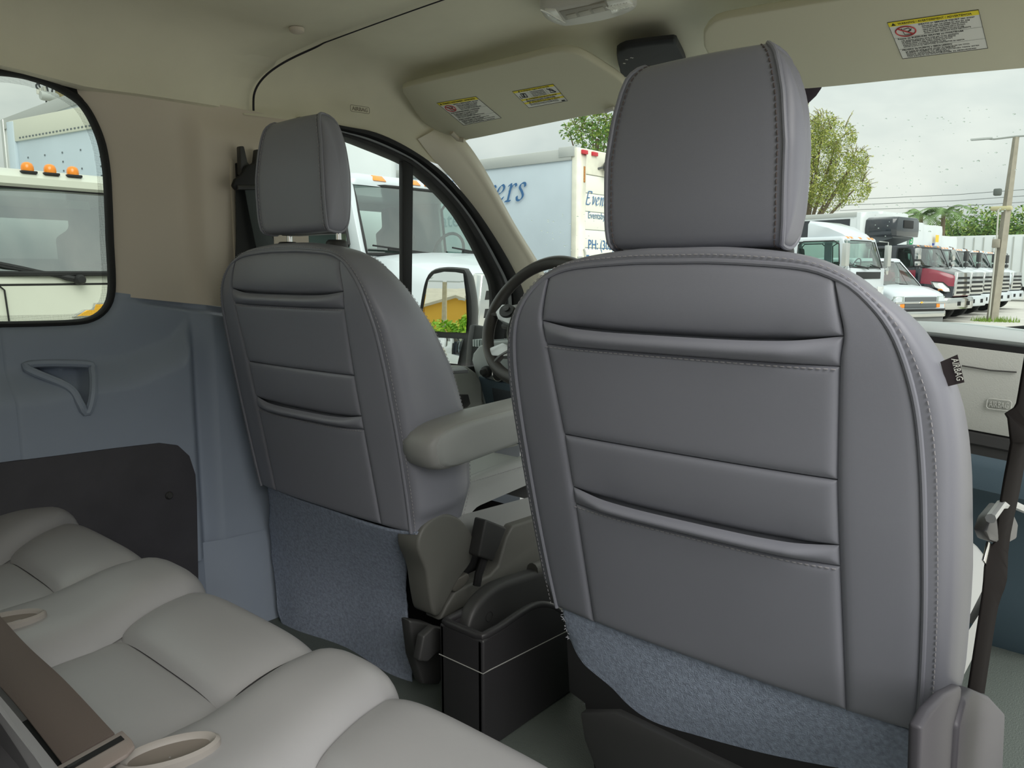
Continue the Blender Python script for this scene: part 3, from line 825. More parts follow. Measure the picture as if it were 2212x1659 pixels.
# driver armrest
ar = empty('x', (0, 0, 0)); bpy.data.objects.remove(ar); 
ao = spline([(-0.09,0.9801,0.6576),(-0.09,0.9793,0.6782),(-0.09,0.9966,0.6966),(-0.09,1.0404,0.7077),(-0.09,1.1407,0.7124),(-0.09,1.2754,0.7165),(-0.09,1.4659,0.7222),(-0.09,1.5244,0.6972),(-0.09,1.5156,0.6611),(-0.09,1.3942,0.646),(-0.09,1.2679,0.6423),(-0.09,1.0586,0.6282),(-0.09,1.0027,0.6308),(-0.09,0.9858,0.6413)], 60, True)
cen = sum(ao, Vector()) / len(ao)
rings = []
for dx, sc_k in ((-.085, .99), (-.080, 1.03), (-.06, 1.06), (-.03, 1.065), (-.012, 1.05), (-.003, 1.02), (0, .99), (.002, .97)):
    rings.append([Vector((-.09 + dx, cen.y + (p.y - cen.y) * (1 + (sc_k - 1) * .6) + 0, cen.z + (p.z - cen.z) * (1 + (sc_k - 1) * 2.2))) for p in ao])
arm = mesh('armrest', loft(rings), M('armrest_leather_lit', (152, 152, 150), .45, (900, .12, .0006)), dseat, smooth=60)  # seat leather lightened again, side window light put into the colour
mesh('armrest_panel', loft([[Vector((-.088 + dx, cen.y + (p.y - cen.y) * k, cen.z + (p.z - cen.z) * k)) for p in ao] for dx, k in ((-.002, .985), (.0015, .965), (.004, .93), (.0055, .7), (.006, .01))]), LEATHER_LIT, arm, smooth=60)
PCOV = M('seat_cover_plastic', (70, 68, 74), .5, (700, .3, .0004))
# passenger seat: right side recliner cover, rear box under the flap
pcov = [(0.8,0.7364,0.5886),(0.8,0.7723,0.5888),(0.8,0.8438,0.5734),(0.8,0.932,0.5441),(0.8,0.9359,0.5101),(0.8,0.9158,0.4863),(0.8,0.9421,0.3805),(0.8,0.7548,0.4905)]
mesh('recliner_cover', prism(pcov, (-.012, 0, 0)), PCOV, pseat, bevel=.004, seg=3)
pcov2 = [(0.805,0.9031,0.5111),(0.805,0.9357,0.5288),(0.805,0.9863,0.5176),(0.805,1.1306,0.4442),(0.805,1.3134,0.3358),(0.805,1.3696,0.1813),(0.805,1.3255,0.1421),(0.805,0.9189,0.3852)]
mesh('side_cover', prism(pcov2, (-.02, 0, 0)), PCOV, pseat, bevel=.006, seg=3)
bxp = [(0.2132,0.99,0.3872),(0.2203,0.99,0.2934),(0.2529,0.99,0.2849),(0.2767,0.99,0.1604),(0.7197,0.99,0.2199),(0.707,0.99,0.4162)]
mesh('rear_box', prism(bxp, (0, .03, 0)), BLACKM, pseat, bevel=.004)
bx2 = [(0.2542,0.975,0.2757),(0.2643,0.975,0.23),(0.3005,0.975,0.1629),(0.607,0.975,0.1663),(0.6006,0.975,0.2899),(0.3242,0.975,0.3034)]
mesh('lower_box', prism(bx2, (0, .03, 0)), BLACKP, pseat, bevel=.004)
mesh('seat_rail', box(.70, .74, .98, 1.5, .101, .14), BLACKM, pseat, bevel=.003)

# ------------------------------------------------------------------ belts
sb = empty('driver_belt', (-.80, 1.05, 1.0), 'black shoulder belt with height adjuster on the beige pillar', 'seat belt')
mesh('adjuster', MB().add(prism([(-0.8,1.0236,1.2964),(-0.8,1.0346,1.2977),(-0.8,1.0423,1.2607),(-0.8,1.0494,1.2549),(-0.8,1.0623,1.2628),(-0.8,1.0677,1.294),(-0.8,1.0804,1.2955),(-0.8,1.0768,1.2279),(-0.8,1.0223,1.2306)], (.018, 0, 0))).vf, BLACKP, sb, bevel=.003)
dr = [(-0.785,1.0329,1.252),(-0.785,1.0656,1.2618),(-0.785,1.0716,1.2098),(-0.785,1.071,1.1987),(-0.785,1.0029,1.1912),(-0.785,0.9939,1.2012),(-0.785,1.0008,1.2168),(-0.785,1.0171,1.2289)]
mesh('guide_loop', prism(dr, (.014, 0, 0)), RUBBER, sb, bevel=.004)
q = [(-0.77,1.003,1.1977),(-0.77,1.0683,1.203)]
mesh('loop_bar', tube(q, .006, 8), M('bar_black', (60, 60, 60), .35), sb)
pts = [(-0.795,1.0398,1.2024),(-0.795,1.0353,1.0975),(-0.795,1.0254,0.9858),(-0.795,1.0166,0.8729)]
webbing('webbing', pts, (0, 1, 0), .052, WEBD, sb)
pts = [(-0.772,1.0482,1.2015),(-0.772,1.0594,1.131),(-0.772,1.0744,1.0535),(-0.772,1.1013,0.9394)]
webbing('front_webbing', pts, (0, 1, -.05), .050, M('belt_webbing_green', (62, 70, 70), .7), sb)
mesh('belt_slot', box(-.815, -.806, 1.026, 1.12, .60, 1.26), BLACKM, wall, bevel=.002)

pbl = empty('passenger_belt', (.8, 1.05, .45), 'black seat belt with latch tongue hanging beside the passenger seat', 'seat belt')
q = [(0.795,1.076,0.4712),(0.795,1.1266,0.5813),(0.795,1.1894,0.6522)] + [(0.815,1.0727,0.7967),(0.815,1.1081,0.8709)]
q.append((.862, .93, 1.30))
webbing('webbing', q, (.22, .96, .1), .046, M('belt_black', (30, 27, 26), .85, spec=.1), pbl)
t1 = [(0.792,1.0721,0.6828),(0.792,1.0982,0.6952),(0.792,1.1764,0.6935),(0.792,1.2771,0.6642),(0.792,1.3683,0.6188),(0.792,1.3652,0.5937),(0.792,1.2465,0.6173),(0.792,1.1046,0.6632)]
tng = mesh('latch_tongue', prism(t1, (-.016, 0, 0)), M('tongue_plastic', (48, 48, 50), .4), pbl, bevel=.004)
t2 = [(0.786,1.1362,0.6518),(0.786,1.1883,0.6322),(0.786,1.1842,0.6124),(0.786,1.1395,0.6179),(0.786,1.1127,0.6323)]
mesh('tongue_blade', prism(t2, (-.003, 0, 0)), CHROME, tng, bevel=.0008)
t3 = [(0.797,1.0493,0.7073),(0.797,1.1227,0.7072),(0.797,1.2478,0.6776),(0.797,1.3712,0.6411)]
mesh('tongue_bar', tube(t3, .006, 8), SILVER, tng)

# ------------------------------------------------------------------ driver door, its window, pillar
d1 = empty('door_1', (-.84, 1.7, .1), kind='structure')
DOORP = M('door_plastic', (140, 144, 138), .55, (650, .16, .0004))
dz = [(-0.8,1.6414,0.6967),(-0.8,1.6917,0.7036),(-0.8,1.8231,0.6913),(-0.8,1.8632,0.6673),(-0.8,1.8972,0.6245),(-0.8,1.913,0.559),(-0.8,1.9192,0.4291),(-0.8,1.9056,0.1854),(-0.8,1.399,0.3077),(-0.8,1.4115,0.6787)]
mesh('door_panel', prism(dz, (-.07, 0, 0)), DOORP, d1, bevel=.012, seg=3)
pt = [(-0.7206,1.6238,0.705),(-0.7119,1.7055,0.705),(-0.6371,1.6517,0.705),(-0.6609,1.5898,0.705)]
pk = mesh('pull_pocket', prism([(x, y, z - .004) for x, y, z in pt], (0, 0, .010)), M('pocket_grey', (84, 88, 90), .5), d1, bevel=.002)
sw = [(-0.797,1.7602,0.6067),(-0.797,1.8145,0.6001),(-0.797,1.8252,0.5677),(-0.797,1.8095,0.5573),(-0.797,1.7594,0.5565)]
swp = mesh('switch_plate', prism(sw, (.004, 0, 0)), BLACKP, d1, bevel=.002)
for s2 in ([(-0.791,1.7732,0.5981),(-0.791,1.7884,0.5977),(-0.791,1.786,0.5812),(-0.791,1.7709,0.5831)], [(-0.791,1.773,0.5798),(-0.791,1.7882,0.5794),(-0.791,1.7858,0.5628),(-0.791,1.7706,0.5648)]):
    mesh('window_switch', prism(s2, (.004, 0, 0)), M('switch_dark', (60, 60, 60), .35), swp, bevel=.001)
gb = [(-0.78,1.9325,0.4054),(-0.78,2.006,0.3975),(-0.78,2.0568,0.4004),(-0.78,2.0904,0.4201),(-0.78,2.1035,0.4435)]
mesh('grab_handle', tube(spline(gb, 20), .008, 8), DOORP, d1)
mesh('lower_door', box(-.87, -.845, 1.15, 2.15, .10, .66), M('door_inner', (86, 94, 104), .6), d1, bevel=.01)

w2 = empty('window_2', (-.87, 1.6, .87), kind='structure')
win_top = [(-0.86,1.2361,1.3808),(-0.86,1.3777,1.3682),(-0.86,1.4835,1.3507),(-0.86,1.5922,1.3285),(-0.86,1.6345,1.3138),(-0.86,1.7405,1.2563),(-0.86,1.8331,1.1871),(-0.86,1.9092,1.1033),(-0.86,1.9661,1.0272),(-0.86,2.0061,0.9719),(-0.86,2.0204,0.9157),(-0.86,2.0151,0.8352),(-0.86,1.9996,0.6897)]
wt = spline(win_top, 60)
fr_out = [(-0.85,1.2301,1.3975),(-0.85,1.3711,1.3934),(-0.85,1.4766,1.3899),(-0.85,1.5809,1.369),(-0.85,1.6831,1.3344),(-0.85,1.7763,1.2871),(-0.85,1.8776,1.2145),(-0.85,1.9723,1.1282),(-0.85,2.0511,1.0437),(-0.85,2.1087,0.9712),(-0.85,2.1397,0.9131),(-0.85,2.1399,0.813),(-0.85,2.1271,0.6622)]
fo = spline(fr_out, 60)
def band(a, b, nm, mat, parent, x0=-.86, thick=.02, h=.0):
    """rounded strip running between fractions a and b of the way from glass edge to trim"""
    rings = []
    for p, q in zip(wt, fo):
        A = p.lerp(q, a); B = p.lerp(q, b); m_ = (A + B) / 2
        rings.append([A + Vector((-.02, 0, 0)), A + Vector((thick * .6 + h, 0, 0)), A.lerp(B, .2) + Vector((thick + h, 0, 0)), A.lerp(B, .8) + Vector((thick + h, 0, 0)), B + Vector((thick * .6 + h, 0, 0)), B + Vector((-.02, 0, 0))])
    return mesh(nm, loft(rings), mat, parent, smooth=50)
GREYF = M('door_frame_grey', (120, 122, 124), .35)
band(-.04, .36, 'glass_run', RUBBER, w2)
band(.40, .62, 'door_frame', GREYF, w2, h=-.006)
band(.64, 1.12, 'door_seal', RUBBER, w2, h=.004)
dv = [[(-0.862,1.5926,1.3462),(-0.862,1.635,1.3373),(-0.862,1.6137,0.8106),(-0.862,1.5795,0.8127)][i] for i in range(4)]
dvb = mesh('divider_bar', prism(dv, (.02, 0, 0)), RUBBER, w2, bevel=.003)
glp = [(-.868, p.y, p.z) for p in wt] + [(-.868, 1.10, .72), (-.868, 1.10, 1.39)]
mesh('glass_pane', ([Vector(p) for p in glp], [tuple(range(len(glp)))]), glass('glass_door', (.86, .92, .88)), w2, smooth=0)
bs = [[(-0.86,1.6518,0.8521),(-0.86,1.6908,0.8135),(-0.86,1.7138,0.7449),(-0.86,1.7291,0.6832),(-0.86,1.6479,0.6911)][i] for i in range(5)]
mesh('sill_seal', box(-.875, -.845, 1.1, 2.12, .655, .682), RUBBER, w2, bevel=.004)

# A pillar trim and its neighbours
ap = empty('trim_1', (-.82, 2.0, .9), kind='structure')
apl = [(-0.835,1.6514,1.3976),(-0.835,1.7181,1.3437),(-0.835,1.8195,1.2753),(-0.835,1.9172,1.1861),(-0.835,2.017,1.0824),(-0.835,2.091,0.9957),(-0.835,2.1373,0.9134),(-0.835,2.1481,0.8133)]
apr = [(-0.86,1.7854,1.4736)] + [(-0.8,1.8189,1.4079),(-0.8,1.9139,1.3248),(-0.8,2.0545,1.1686),(-0.8,2.1965,1.0285),(-0.8,2.2716,0.9364),(-0.8,2.3093,0.8757),(-0.8,2.3394,0.805)]
def apf(p, u, v):
    return p + Vector((.020 * math.sin(pi * v) - .006 * (1 - v) + .006 * ss(.55, .62, v) * ss(1, .7, v), 0, 0))
mesh('pillar_cover', ruled(apl, apr, 60, 20, apf), M('pillar_beige', (222, 216, 198), .6, (700, .12, .0004)), ap)
q = [(-0.8,2.1783,0.9594)][0]
mesh('pillar_cap', tube([(q[0] + .02, q[1] + .022 * math.cos(k * pi / 12), q[2] + .03 * math.sin(k * pi / 12)) for k in range(24)], .001, 5, closed=True), BEIGE, ap)

# ------------------------------------------------------------------ windscreen
w3 = empty('window_3', (0, 2.3, .88), kind='structure')
LE = spline([(-0.8,1.8065,1.419),(-0.8,1.9139,1.3248),(-0.8,2.0545,1.1686),(-0.8,2.1965,1.0285),(-0.8,2.2716,0.9364),(-0.8,2.3394,0.805)], 40)
e0 = LE[0]; e1 = LE[1]; d_ = (e0 - e1).normalized()
LE = [e0 + d_ * (.12 * k / 4) for k in range(4, 0, -1)] + LE
nL = len(LE)
def wsp(u, v, off=0):
    i = v * (nL - 1); j = int(min(i, nL - 2)); e = LE[j].lerp(LE[j + 1], i - j)
    x = -.80 + 1.6 * u
    k = 1 - (x / .80) ** 2
    return Vector((x, e.y + k * (.20 + .06 * v) + off * .7, e.z + k * .02 + off * .7))
mesh('glass_pane', grid(lambda u, v: wsp(u, v), 30, 30), GL, w3, smooth=80)
# dotted sensor shade at the top centre
q = [(1722,196),(1778,190),(1750,222),(1728,246)]
def ws_hit(px, py):
    pass
# dotted sensor shade at the top centre of the windscreen
def ws_v(x, y):
    best = min(range(200), key=lambda k: abs(wsp((x + .80) / 1.6, k / 199).y - y)); return best / 199
va, vb = ws_v(.2, 2.055), ws_v(.2, 1.955)
def fritf(u, v):
    x0, x1 = -.22, .155 + (.26 - .155) * ss(0, 1, v) ** .8
    x = x0 + (x1 - x0) * u
    return wsp((x + .80) / 1.6, va + (vb - va) * v, -.004)
mesh('sensor_shade', grid(fritf, 20, 8), M('shade_purple_black', (58, 46, 56), .8), w3, solid=.001)
mb = MB(); rnd = random.Random(11)
vt = ws_v(.6, 1.98); vl = ws_v(.6, 2.26)
for k in range(900):
    u = rnd.uniform(.62, .98); v = rnd.uniform(vl, vt)
    f = (v - vl) / (vt - vl)
    if rnd.random() > (.10 + .5 * f) * (.35 + 1.2 * max(0, pnoise(Vector((u * 14, v * 14, 3))) + .25)): continue
    p = wsp(u, v); r_ = rnd.uniform(.0010, .0036) * (.8 if rnd.random() < .7 else 1.15)
    t1_ = (wsp(u + .01, v) - p).normalized(); t2_ = (wsp(u, v + .01) - p).normalized(); nn = t1_.cross(t2_).normalized()
    if nn.y < 0: nn = -nn
    sq = rnd.uniform(.4, .7)
    V = [p + nn * .0004]; F = []
    rings_ = []
    for a_, h_ in ((1, .0004), (.85, .35), (.5, .62), (.05, .72)):
        rings_.append([p + t1_ * (math.cos(2 * pi * i / 8) * r_ * a_) + t2_ * (math.sin(2 * pi * i / 8) * r_ * a_ * sq) + nn * (h_ * r_ * .7 + .0003) for i in range(8)])
    mb.add(loft(rings_))
for k in range(70):
    u = rnd.uniform(.03, .16); v = rnd.uniform(.45, .85)
    p = wsp(u, v); r_ = rnd.uniform(.0012, .0034)
    t1_ = (wsp(u + .01, v) - p).normalized(); t2_ = (wsp(u, v + .01) - p).normalized(); nn = t1_.cross(t2_).normalized()
    if nn.y < 0: nn = -nn
    mb.add(loft([[p + t1_ * (math.cos(2 * pi * i / 8) * r_ * a_) + t2_ * (math.sin(2 * pi * i / 8) * r_ * a_ * .6) + nn * (h_ * r_ * .7 + .0003) for i in range(8)] for a_, h_ in ((1, .0004), (.85, .35), (.5, .62), (.05, .72))]))
drop = bpy.data.materials.new('rain_water'); drop.use_nodes = True; t = drop.node_tree; t.nodes.clear()
gb_ = t.nodes.new('ShaderNodeBsdfGlass'); gb_.inputs['IOR'].default_value = 1.33; gb_.inputs['Roughness'].default_value = 0; gb_.inputs['Color'].default_value = (.9, .93, .9, 1)
o_ = t.nodes.new('ShaderNodeOutputMaterial'); t.links.new(gb_.outputs[0], o_.inputs[0])
mesh('raindrops', mb.vf, drop, w3, kind='stuff')
# wiper blade parked at the foot of the windscreen
wp = empty('wiper', (.7, 2.45, .86), 'black wiper arm parked at the foot of the windscreen', 'wiper')
mesh('wiper_arm', tube([(.64, 2.56, .850), (.70, 2.55, .862), (.76, 2.53, .868), (.84, 2.50, .872)], [.004, .010, .012, .014], 8), RUBBER, wp)
mesh('wiper_blade', tube([(.58, 2.57, .838), (.70, 2.53, .856), (.86, 2.48, .872)], .006, 6), RUBBER, wp)

# ------------------------------------------------------------------ dashboard
DASHT = M('dash_top', (176, 183, 183), .6, (650, .2, .0004))
DASHL = M('dash_light_grey', (182, 184, 178), .6, (420, .45, .0008))
DASHB = M('dash_blue_grey', (74, 92, 103), .6, (500, .3, .0006))
dash = empty('dashboard', (0, 1.9, .10), 'two tone grey dashboard under the windscreen', 'dashboard')
def xloft(prof, x0, x1, n=14, bow=.0):
    return loft([[Vector((x0 + (x1 - x0) * i / (n - 1), y + bow * (2 * i / (n - 1) - 1) ** 2, z - .012 - .08 * max(0, x0 + (x1 - x0) * i / (n - 1) - .5))) for y, z in prof] for i in range(n)])
mesh('top_pad', xloft([(1.878, .878), (1.872, .886), (1.88, .893), (2.0, .898), (2.3, .878), (2.62, .862), (2.62, .80), (1.90, .84), (1.884, .872)], -.30, .815), DASHT, dash, smooth=50)
mesh('dash_gap', xloft([(1.874, .876), (1.874, .863), (1.95, .863), (1.95, .876)], .10, .815), BLACKM, dash)
mesh('airbag_panel', xloft([(1.885, .868), (1.872, .862), (1.868, .845), (1.862, .80), (1.864, .72), (1.872, .688), (1.885, .684), (1.95, .684), (1.95, .868)], .10, .815), DASHL, dash, smooth=50)
l_ = [(0.6135,1.861,0.8021),(0.6666,1.861,0.7965),(0.7124,1.861,0.7965)]
ap2 = [o for o in bpy.data.objects if o.name == 'airbag_panel'][0]
mesh('panel_groove', tube(l_, .0016, 6), M('groove_dark', (70, 70, 68), .8), ap2)
airbag_badge('badge_frame', [(0.6652,1.8615,0.7375),(0.7082,1.8615,0.7363),(0.7091,1.8615,0.715),(0.6652,1.8615,0.7158)], ap2, DASHL, .002)
mesh('dark_recess', xloft([(1.95, .69), (1.95, .62), (1.885, .615), (1.875, .64), (1.88, .684)], .10, .815), BLACKP, dash)
mesh('lower_panel', xloft([(1.905, .655), (1.878, .64), (1.872, .61), (1.88, .56), (1.93, .535), (1.98, .48), (2.0, .30), (2.1, .12), (2.2, .12), (2.2, .65)], .08, .815), DASHB, dash, smooth=50)
mesh('dark_recess_lid', xloft([(1.90, .690), (1.868, .682), (1.868, .66), (1.885, .648), (1.91, .648)], .10, .815), BLACKP, dash)
# driver's end
lf = [(-0.8503,1.89,0.7032),(-0.8436,1.89,0.7258),(-0.8157,1.89,0.7543),(-0.7613,1.89,0.7715),(-0.5844,1.89,0.7862),(-0.5643,1.89,0.5431),(-0.7585,1.89,0.5114),(-0.7981,1.89,0.559),(-0.8252,1.89,0.6324)]
mesh('left_panel', prism(lf, (0, .5, 0)), DASHT, dash, bevel=.008, seg=3)
lf2 = [(-0.8134,1.882,0.6533),(-0.7445,1.882,0.6439),(-0.5585,1.882,0.6372),(-0.5574,1.882,0.455),(-0.7248,1.882,0.4304),(-0.7762,1.882,0.5499)]
mesh('knee_panel', prism(lf2, (0, .2, 0)), DASHB, dash, bevel=.006)
lf3 = [(-0.7472,1.878,0.6192),(-0.6606,1.878,0.6155),(-0.6469,1.878,0.5881),(-0.6508,1.878,0.5648),(-0.7352,1.878,0.5614)]
mesh('storage_tray', prism(lf3, (0, .01, 0)), M('tray_dark', (60, 66, 72), .7), dash, bevel=.002)
q = [(-0.7772,1.884,0.6703),(-0.7197,1.884,0.6674)]
kn = mesh('mirror_knob', lathe([(.0, -.022), (.009, -.022), (.0115, -.018), (.0115, -.010), (.018, -.008), (.020, 0), (.02, .006)], 24, q[0], 'y'), BLACKP, dash, label='black round knob')
ls_ = mesh('light_switch', lathe([(.0, -.008), (.020, -.008), (.026, -.003), (.027, .01)], 28, (q[1][0], q[1][1], q[1][2]), 'y'), BLACKP, dash)
mesh('switch_ring', tube([(q[1][0] + .023 * math.cos(k * pi / 16), q[1][1] - .007, q[1][2] + .023 * math.sin(k * pi / 16)) for k in range(32)], .002, 6, closed=True), CHROME, ls_)
gr = [(-0.9196,2,0.7547),(-0.8642,2,0.7839)]
vg = MB()
for k in range(7):
    x = gr[0][0] + .02 + k * .012; vg.add(box(x, x + .005, 1.95, 2.10, gr[0][2] - .012, gr[0][2] + .012))
mesh('side_grille', vg.vf, DASHT, dash)
# instrument hood and side vent
mesh('instrument_hood', loft([[Vector((-.458 + a * s_, 1.90 + dy, .865 + b * s_)) for a, b in [(-.20, -.13), (-.205, -.02), (-.17, .05), (-.09, .085), (0, .092), (.09, .085), (.17, .05), (.205, -.02), (.2, -.13)]] for s_, dy in ((1.02, -.01), (1.05, .0), (1.03, .25))]), M('hood_dark', (84, 84, 80), .55), dash, smooth=50)
mesh('gauge_face', loft([[Vector((-.458 + a, 1.888, .865 + b)) for a, b in [(-.18, -.12), (-.185, -.02), (-.15, .04), (0, .075), (.15, .04), (.185, -.02), (.18, -.12)]], [Vector((-.458 + a, 1.90, .865 + b)) for a, b in [(-.18, -.12), (-.185, -.02), (-.15, .04), (0, .075), (.15, .04), (.185, -.02), (.18, -.12)]]]), BLACKM, dash)
vn = [(-0.6908,1.93,0.8731),(-0.6595,1.93,0.898),(-0.6172,1.93,0.9051),(-0.5701,1.93,0.9004),(-0.5791,1.93,0.8503),(-0.6554,1.93,0.8473)]
vh = mesh('side_vent', prism(vn, (0, .08, 0)), M('vent_grey', (120, 120, 112), .5), dash, bevel=.004)
for k in range(4):
    a = Vector(vn[1]).lerp(Vector(vn[5]), k / 4 + .1); mesh('vent_blade', box(a.x, a.x + .05, a.y - .006, a.y + .003, a.z - .003, a.z + .003), BLACKP, vh)
mesh('column_shroud', loft([[Vector((-.458 + .055 * math.cos(t_ * pi / 6), 1.82 + dy, .80 + .06 * math.sin(t_ * pi / 6) - dy * .3)) for t_ in range(12)] for dy in (0, .2)]), BLACKP, dash)

# ------------------------------------------------------------------ steering wheel
swc = Vector((-.465, 1.78, .86)); tl = R(28)
ux = Vector((1, 0, 0)); uy = Vector((0, math.sin(tl), math.cos(tl))); uz = ux.cross(uy)   # uz faces the driver
if uz.y > 0: uz = -uz
swr = empty('steering_wheel', swc, 'dark grey steering wheel with silver spokes', 'steering wheel')
def wpnt(a, b, c=0): return swc + ux * a + uy * b + uz * c
RIM = M('rim_leather', (72, 70, 68), .42, (900, .15, .0005))
mesh('rim', tube([wpnt(.1925 * math.cos(2 * pi * k / 72), .1925 * math.sin(2 * pi * k / 72)) for k in range(72)], [.0172 + .002 * math.cos(4 * pi * k / 72 + pi) ** 2 for k in range(72)], 14, closed=True), RIM, swr)
for sg in (1, -1):
    up_ = [(-.172, .012), (-.155, .040), (-.115, .038), (-.085, .045), (-.075, -.02), (-.10, -.025), (-.15, -.012)]
    up_ = [(a * -sg, b) for a, b in up_]
    sp_ = mesh('upper_spoke', loft([[wpnt(a, b, c) for a, b in up_] for c in (-.012, .010, .016)]), SILVER, swr, bevel=.004)
    pod = mesh('button_pod', loft([[wpnt(sg * .122 + .030 * r_ * math.cos(2 * pi * k / 24), .016 + .022 * r_ * math.sin(2 * pi * k / 24), c) for k in range(24)] for r_, c in ((1, .012), (1, .020), (.9, .024), (.01, .024))]), BLACKP, sp_)
    mesh('pod_button', loft([[wpnt(sg * .122 + .012 * r_ * math.cos(2 * pi * k / 16), .020 + .008 * r_ * math.sin(2 * pi * k / 16), c) for k in range(16)] for r_, c in ((1, .022), (1, .029), (.01, .030))]), M('pod_dark', (52, 52, 52), .3), pod)
    lo = [(-.150, -.105), (-.105, -.085), (-.06, -.095), (-.05, -.125), (-.09, -.128), (-.14, -.130)]
    lo = [(a * -sg, b) for a, b in lo]
    mesh('lower_spoke', loft([[wpnt(a, b, c) for a, b in lo] for c in (-.012, .008, .013)]), SILVER, swr, bevel=.004)
    mesh('spoke_arm', tube([wpnt(sg * .185, .01), wpnt(sg * .15, .012), wpnt(sg * .07, .0)], [.020, .016, .02], 10, flat=.5), RIM, swr)
    mesh('lower_arm', tube([wpnt(sg * .12, -.148), wpnt(sg * .10, -.12), wpnt(sg * .05, -.09)], [.020, .018, .02], 10, flat=.5), RIM, swr)
hubp = [(.095 * math.copysign(abs(math.cos(t_)) ** .7, math.cos(t_)), -.02 + .085 * math.copysign(abs(math.sin(t_)) ** .7, math.sin(t_))) for t_ in [2 * pi * k / 40 for k in range(40)]]
hub = mesh('airbag_hub', loft([[wpnt(a * s_, -.02 + (b + .02) * s_, c) for a, b in hubp] for s_, c in ((1, -.03), (1.02, .01), (.97, .026), (.8, .036), (.02, .040))]), M('hub_grey', (92, 92, 88), .5, (800, .15, .0004)), swr, smooth=60)
mesh('hub_line', tube([wpnt(a * .86, -.02 + (b + .02) * .86, .0345) for a, b in hubp], .0012, 5, closed=True), BLACKM, hub)
mesh('stalk', tube([wpnt(-.05, -.02, -.05), wpnt(-.14, -.01, -.055), wpnt(-.19, .0, -.06)], [.008, .007, .010], 8), BLACKP, dash)

# ------------------------------------------------------------------ sun visors, roof lamp and roof control panel
VIS = M('visor_cloth', (206, 203, 180), .85, (900, .2, .0005))
vn_ = Vector((0, .105, .23)).normalized()
def visor(name, outline, label, pivot):
    root = empty(name, Vector(outline[0]), label, 'sun visor', 'folding sun visors')
    root['label'] = label; del root['group']
    P = spline(outline, 90, True); c_ = sum(P, Vector()) / len(P)
    rings = []
    for k_, off in ((.90, -.0005), (.96, 0), (.985, .001), (1.0, .005), (1.004, .010), (1.0, .015), (.985, .019), (.9, .0205)):
        rings.append([c_ + (p - c_) * (1 - (1 - k_) * .35) + vn_ * off for p in P])
    mesh('visor_pad', loft(rings), VIS, root, smooth=60)
    mesh('pivot_arm', tube(pivot, .008, 10), M('pivot_beige', (200, 192, 172), .5), root)
    return root
def label_sheet(parent, corners, header, blocks, two=False):
    """printed sheet; corners top-left, top-right, bottom-right, bottom-left"""
    a, b, c, d = [Vector(p) for p in corners]
    o = d; xd = ((b - a) + (c - d)) / 2; up = ((a - d) + (b - c)) / 2; w, h = xd.length, up.length
    def at(u, v, lift=.0008):
        p = d + (c - d) * u + ((a + (b - a) * u) - (d + (c - d) * u)) * v
        return p - vn_ * (.001 + lift)
    s = mesh('warning_label', ([at(0, 0, 0), at(1, 0, 0), at(1, 1, 0), at(0, 1, 0)], [(0, 1, 2, 3)]), WHITE, parent, smooth=0, label='white and yellow warning label')
    mesh('label_edge', tube([at(0, 0, .0002), at(1, 0, .0002), at(1, 1, .0002), at(0, 1, .0002)], .0006, 4, closed=True), PRINT, s)
    return s, at, w, h
def sheet_text(at, w, h, u, v, txt, hh, maxw=None, bold=0.):
    """text line with its base at (u, v), height hh of the sheet height"""
    o = at(u, v, .0006); xd = at(u + .1, v, .0006) - o; up = at(u, v + .1, .0006) - o
    size = hh * h * 1.35
    vf = text_vf(txt, size, Matrix.Identity(4), ext=0.0002)
    wid = max(p.x for p in vf[0]) or 1
    k = (maxw * w / wid) if maxw else 1.
    X = xd.normalized(); Y = up.normalized(); Z = X.cross(Y)
    return [o + X * (p.x * k) + Y * p.y + Z * p.z * (1 if Z.dot(vn_) < 0 else -1) for p in vf[0]], vf[1]
def rect(at, u0, u1, v0, v1, lift=.0004): return [at(u0, v0, lift), at(u1, v0, lift), at(u1, v1, lift), at(u0, v1, lift)], [(0, 1, 2, 3)]
EN = ['Children can be killed by the air bag', 'The BACK SEAT is the SAFEST place for children', 'Never put a rear-facing child seat in the front', 'Sit as far back as possible from the air bag', 'Always use SEAT BELTS and CHILD RESTRAINTS']
FRA = ['Les enfants peuvent etre tues par le sac gonflable', 'Le SIEGE ARRIERE est le plus SUR pour les enfants', 'Ne jamais placer un siege enfant oriente vers arriere', 'Asseyez-vous le plus loin possible du sac', 'Utilisez toujours les CEINTURES et DISPOSITIFS de retenue']
ESP = ['La bolsa de aire puede causar la muerte de los ninos', 'El ASIENTO TRASERO es el lugar mas SEGURO', 'Nunca coloque un asiento mirando hacia atras', 'Sientese lo mas lejos posible de la bolsa de aire', 'Use siempre los CINTURONES de SEGURIDAD']
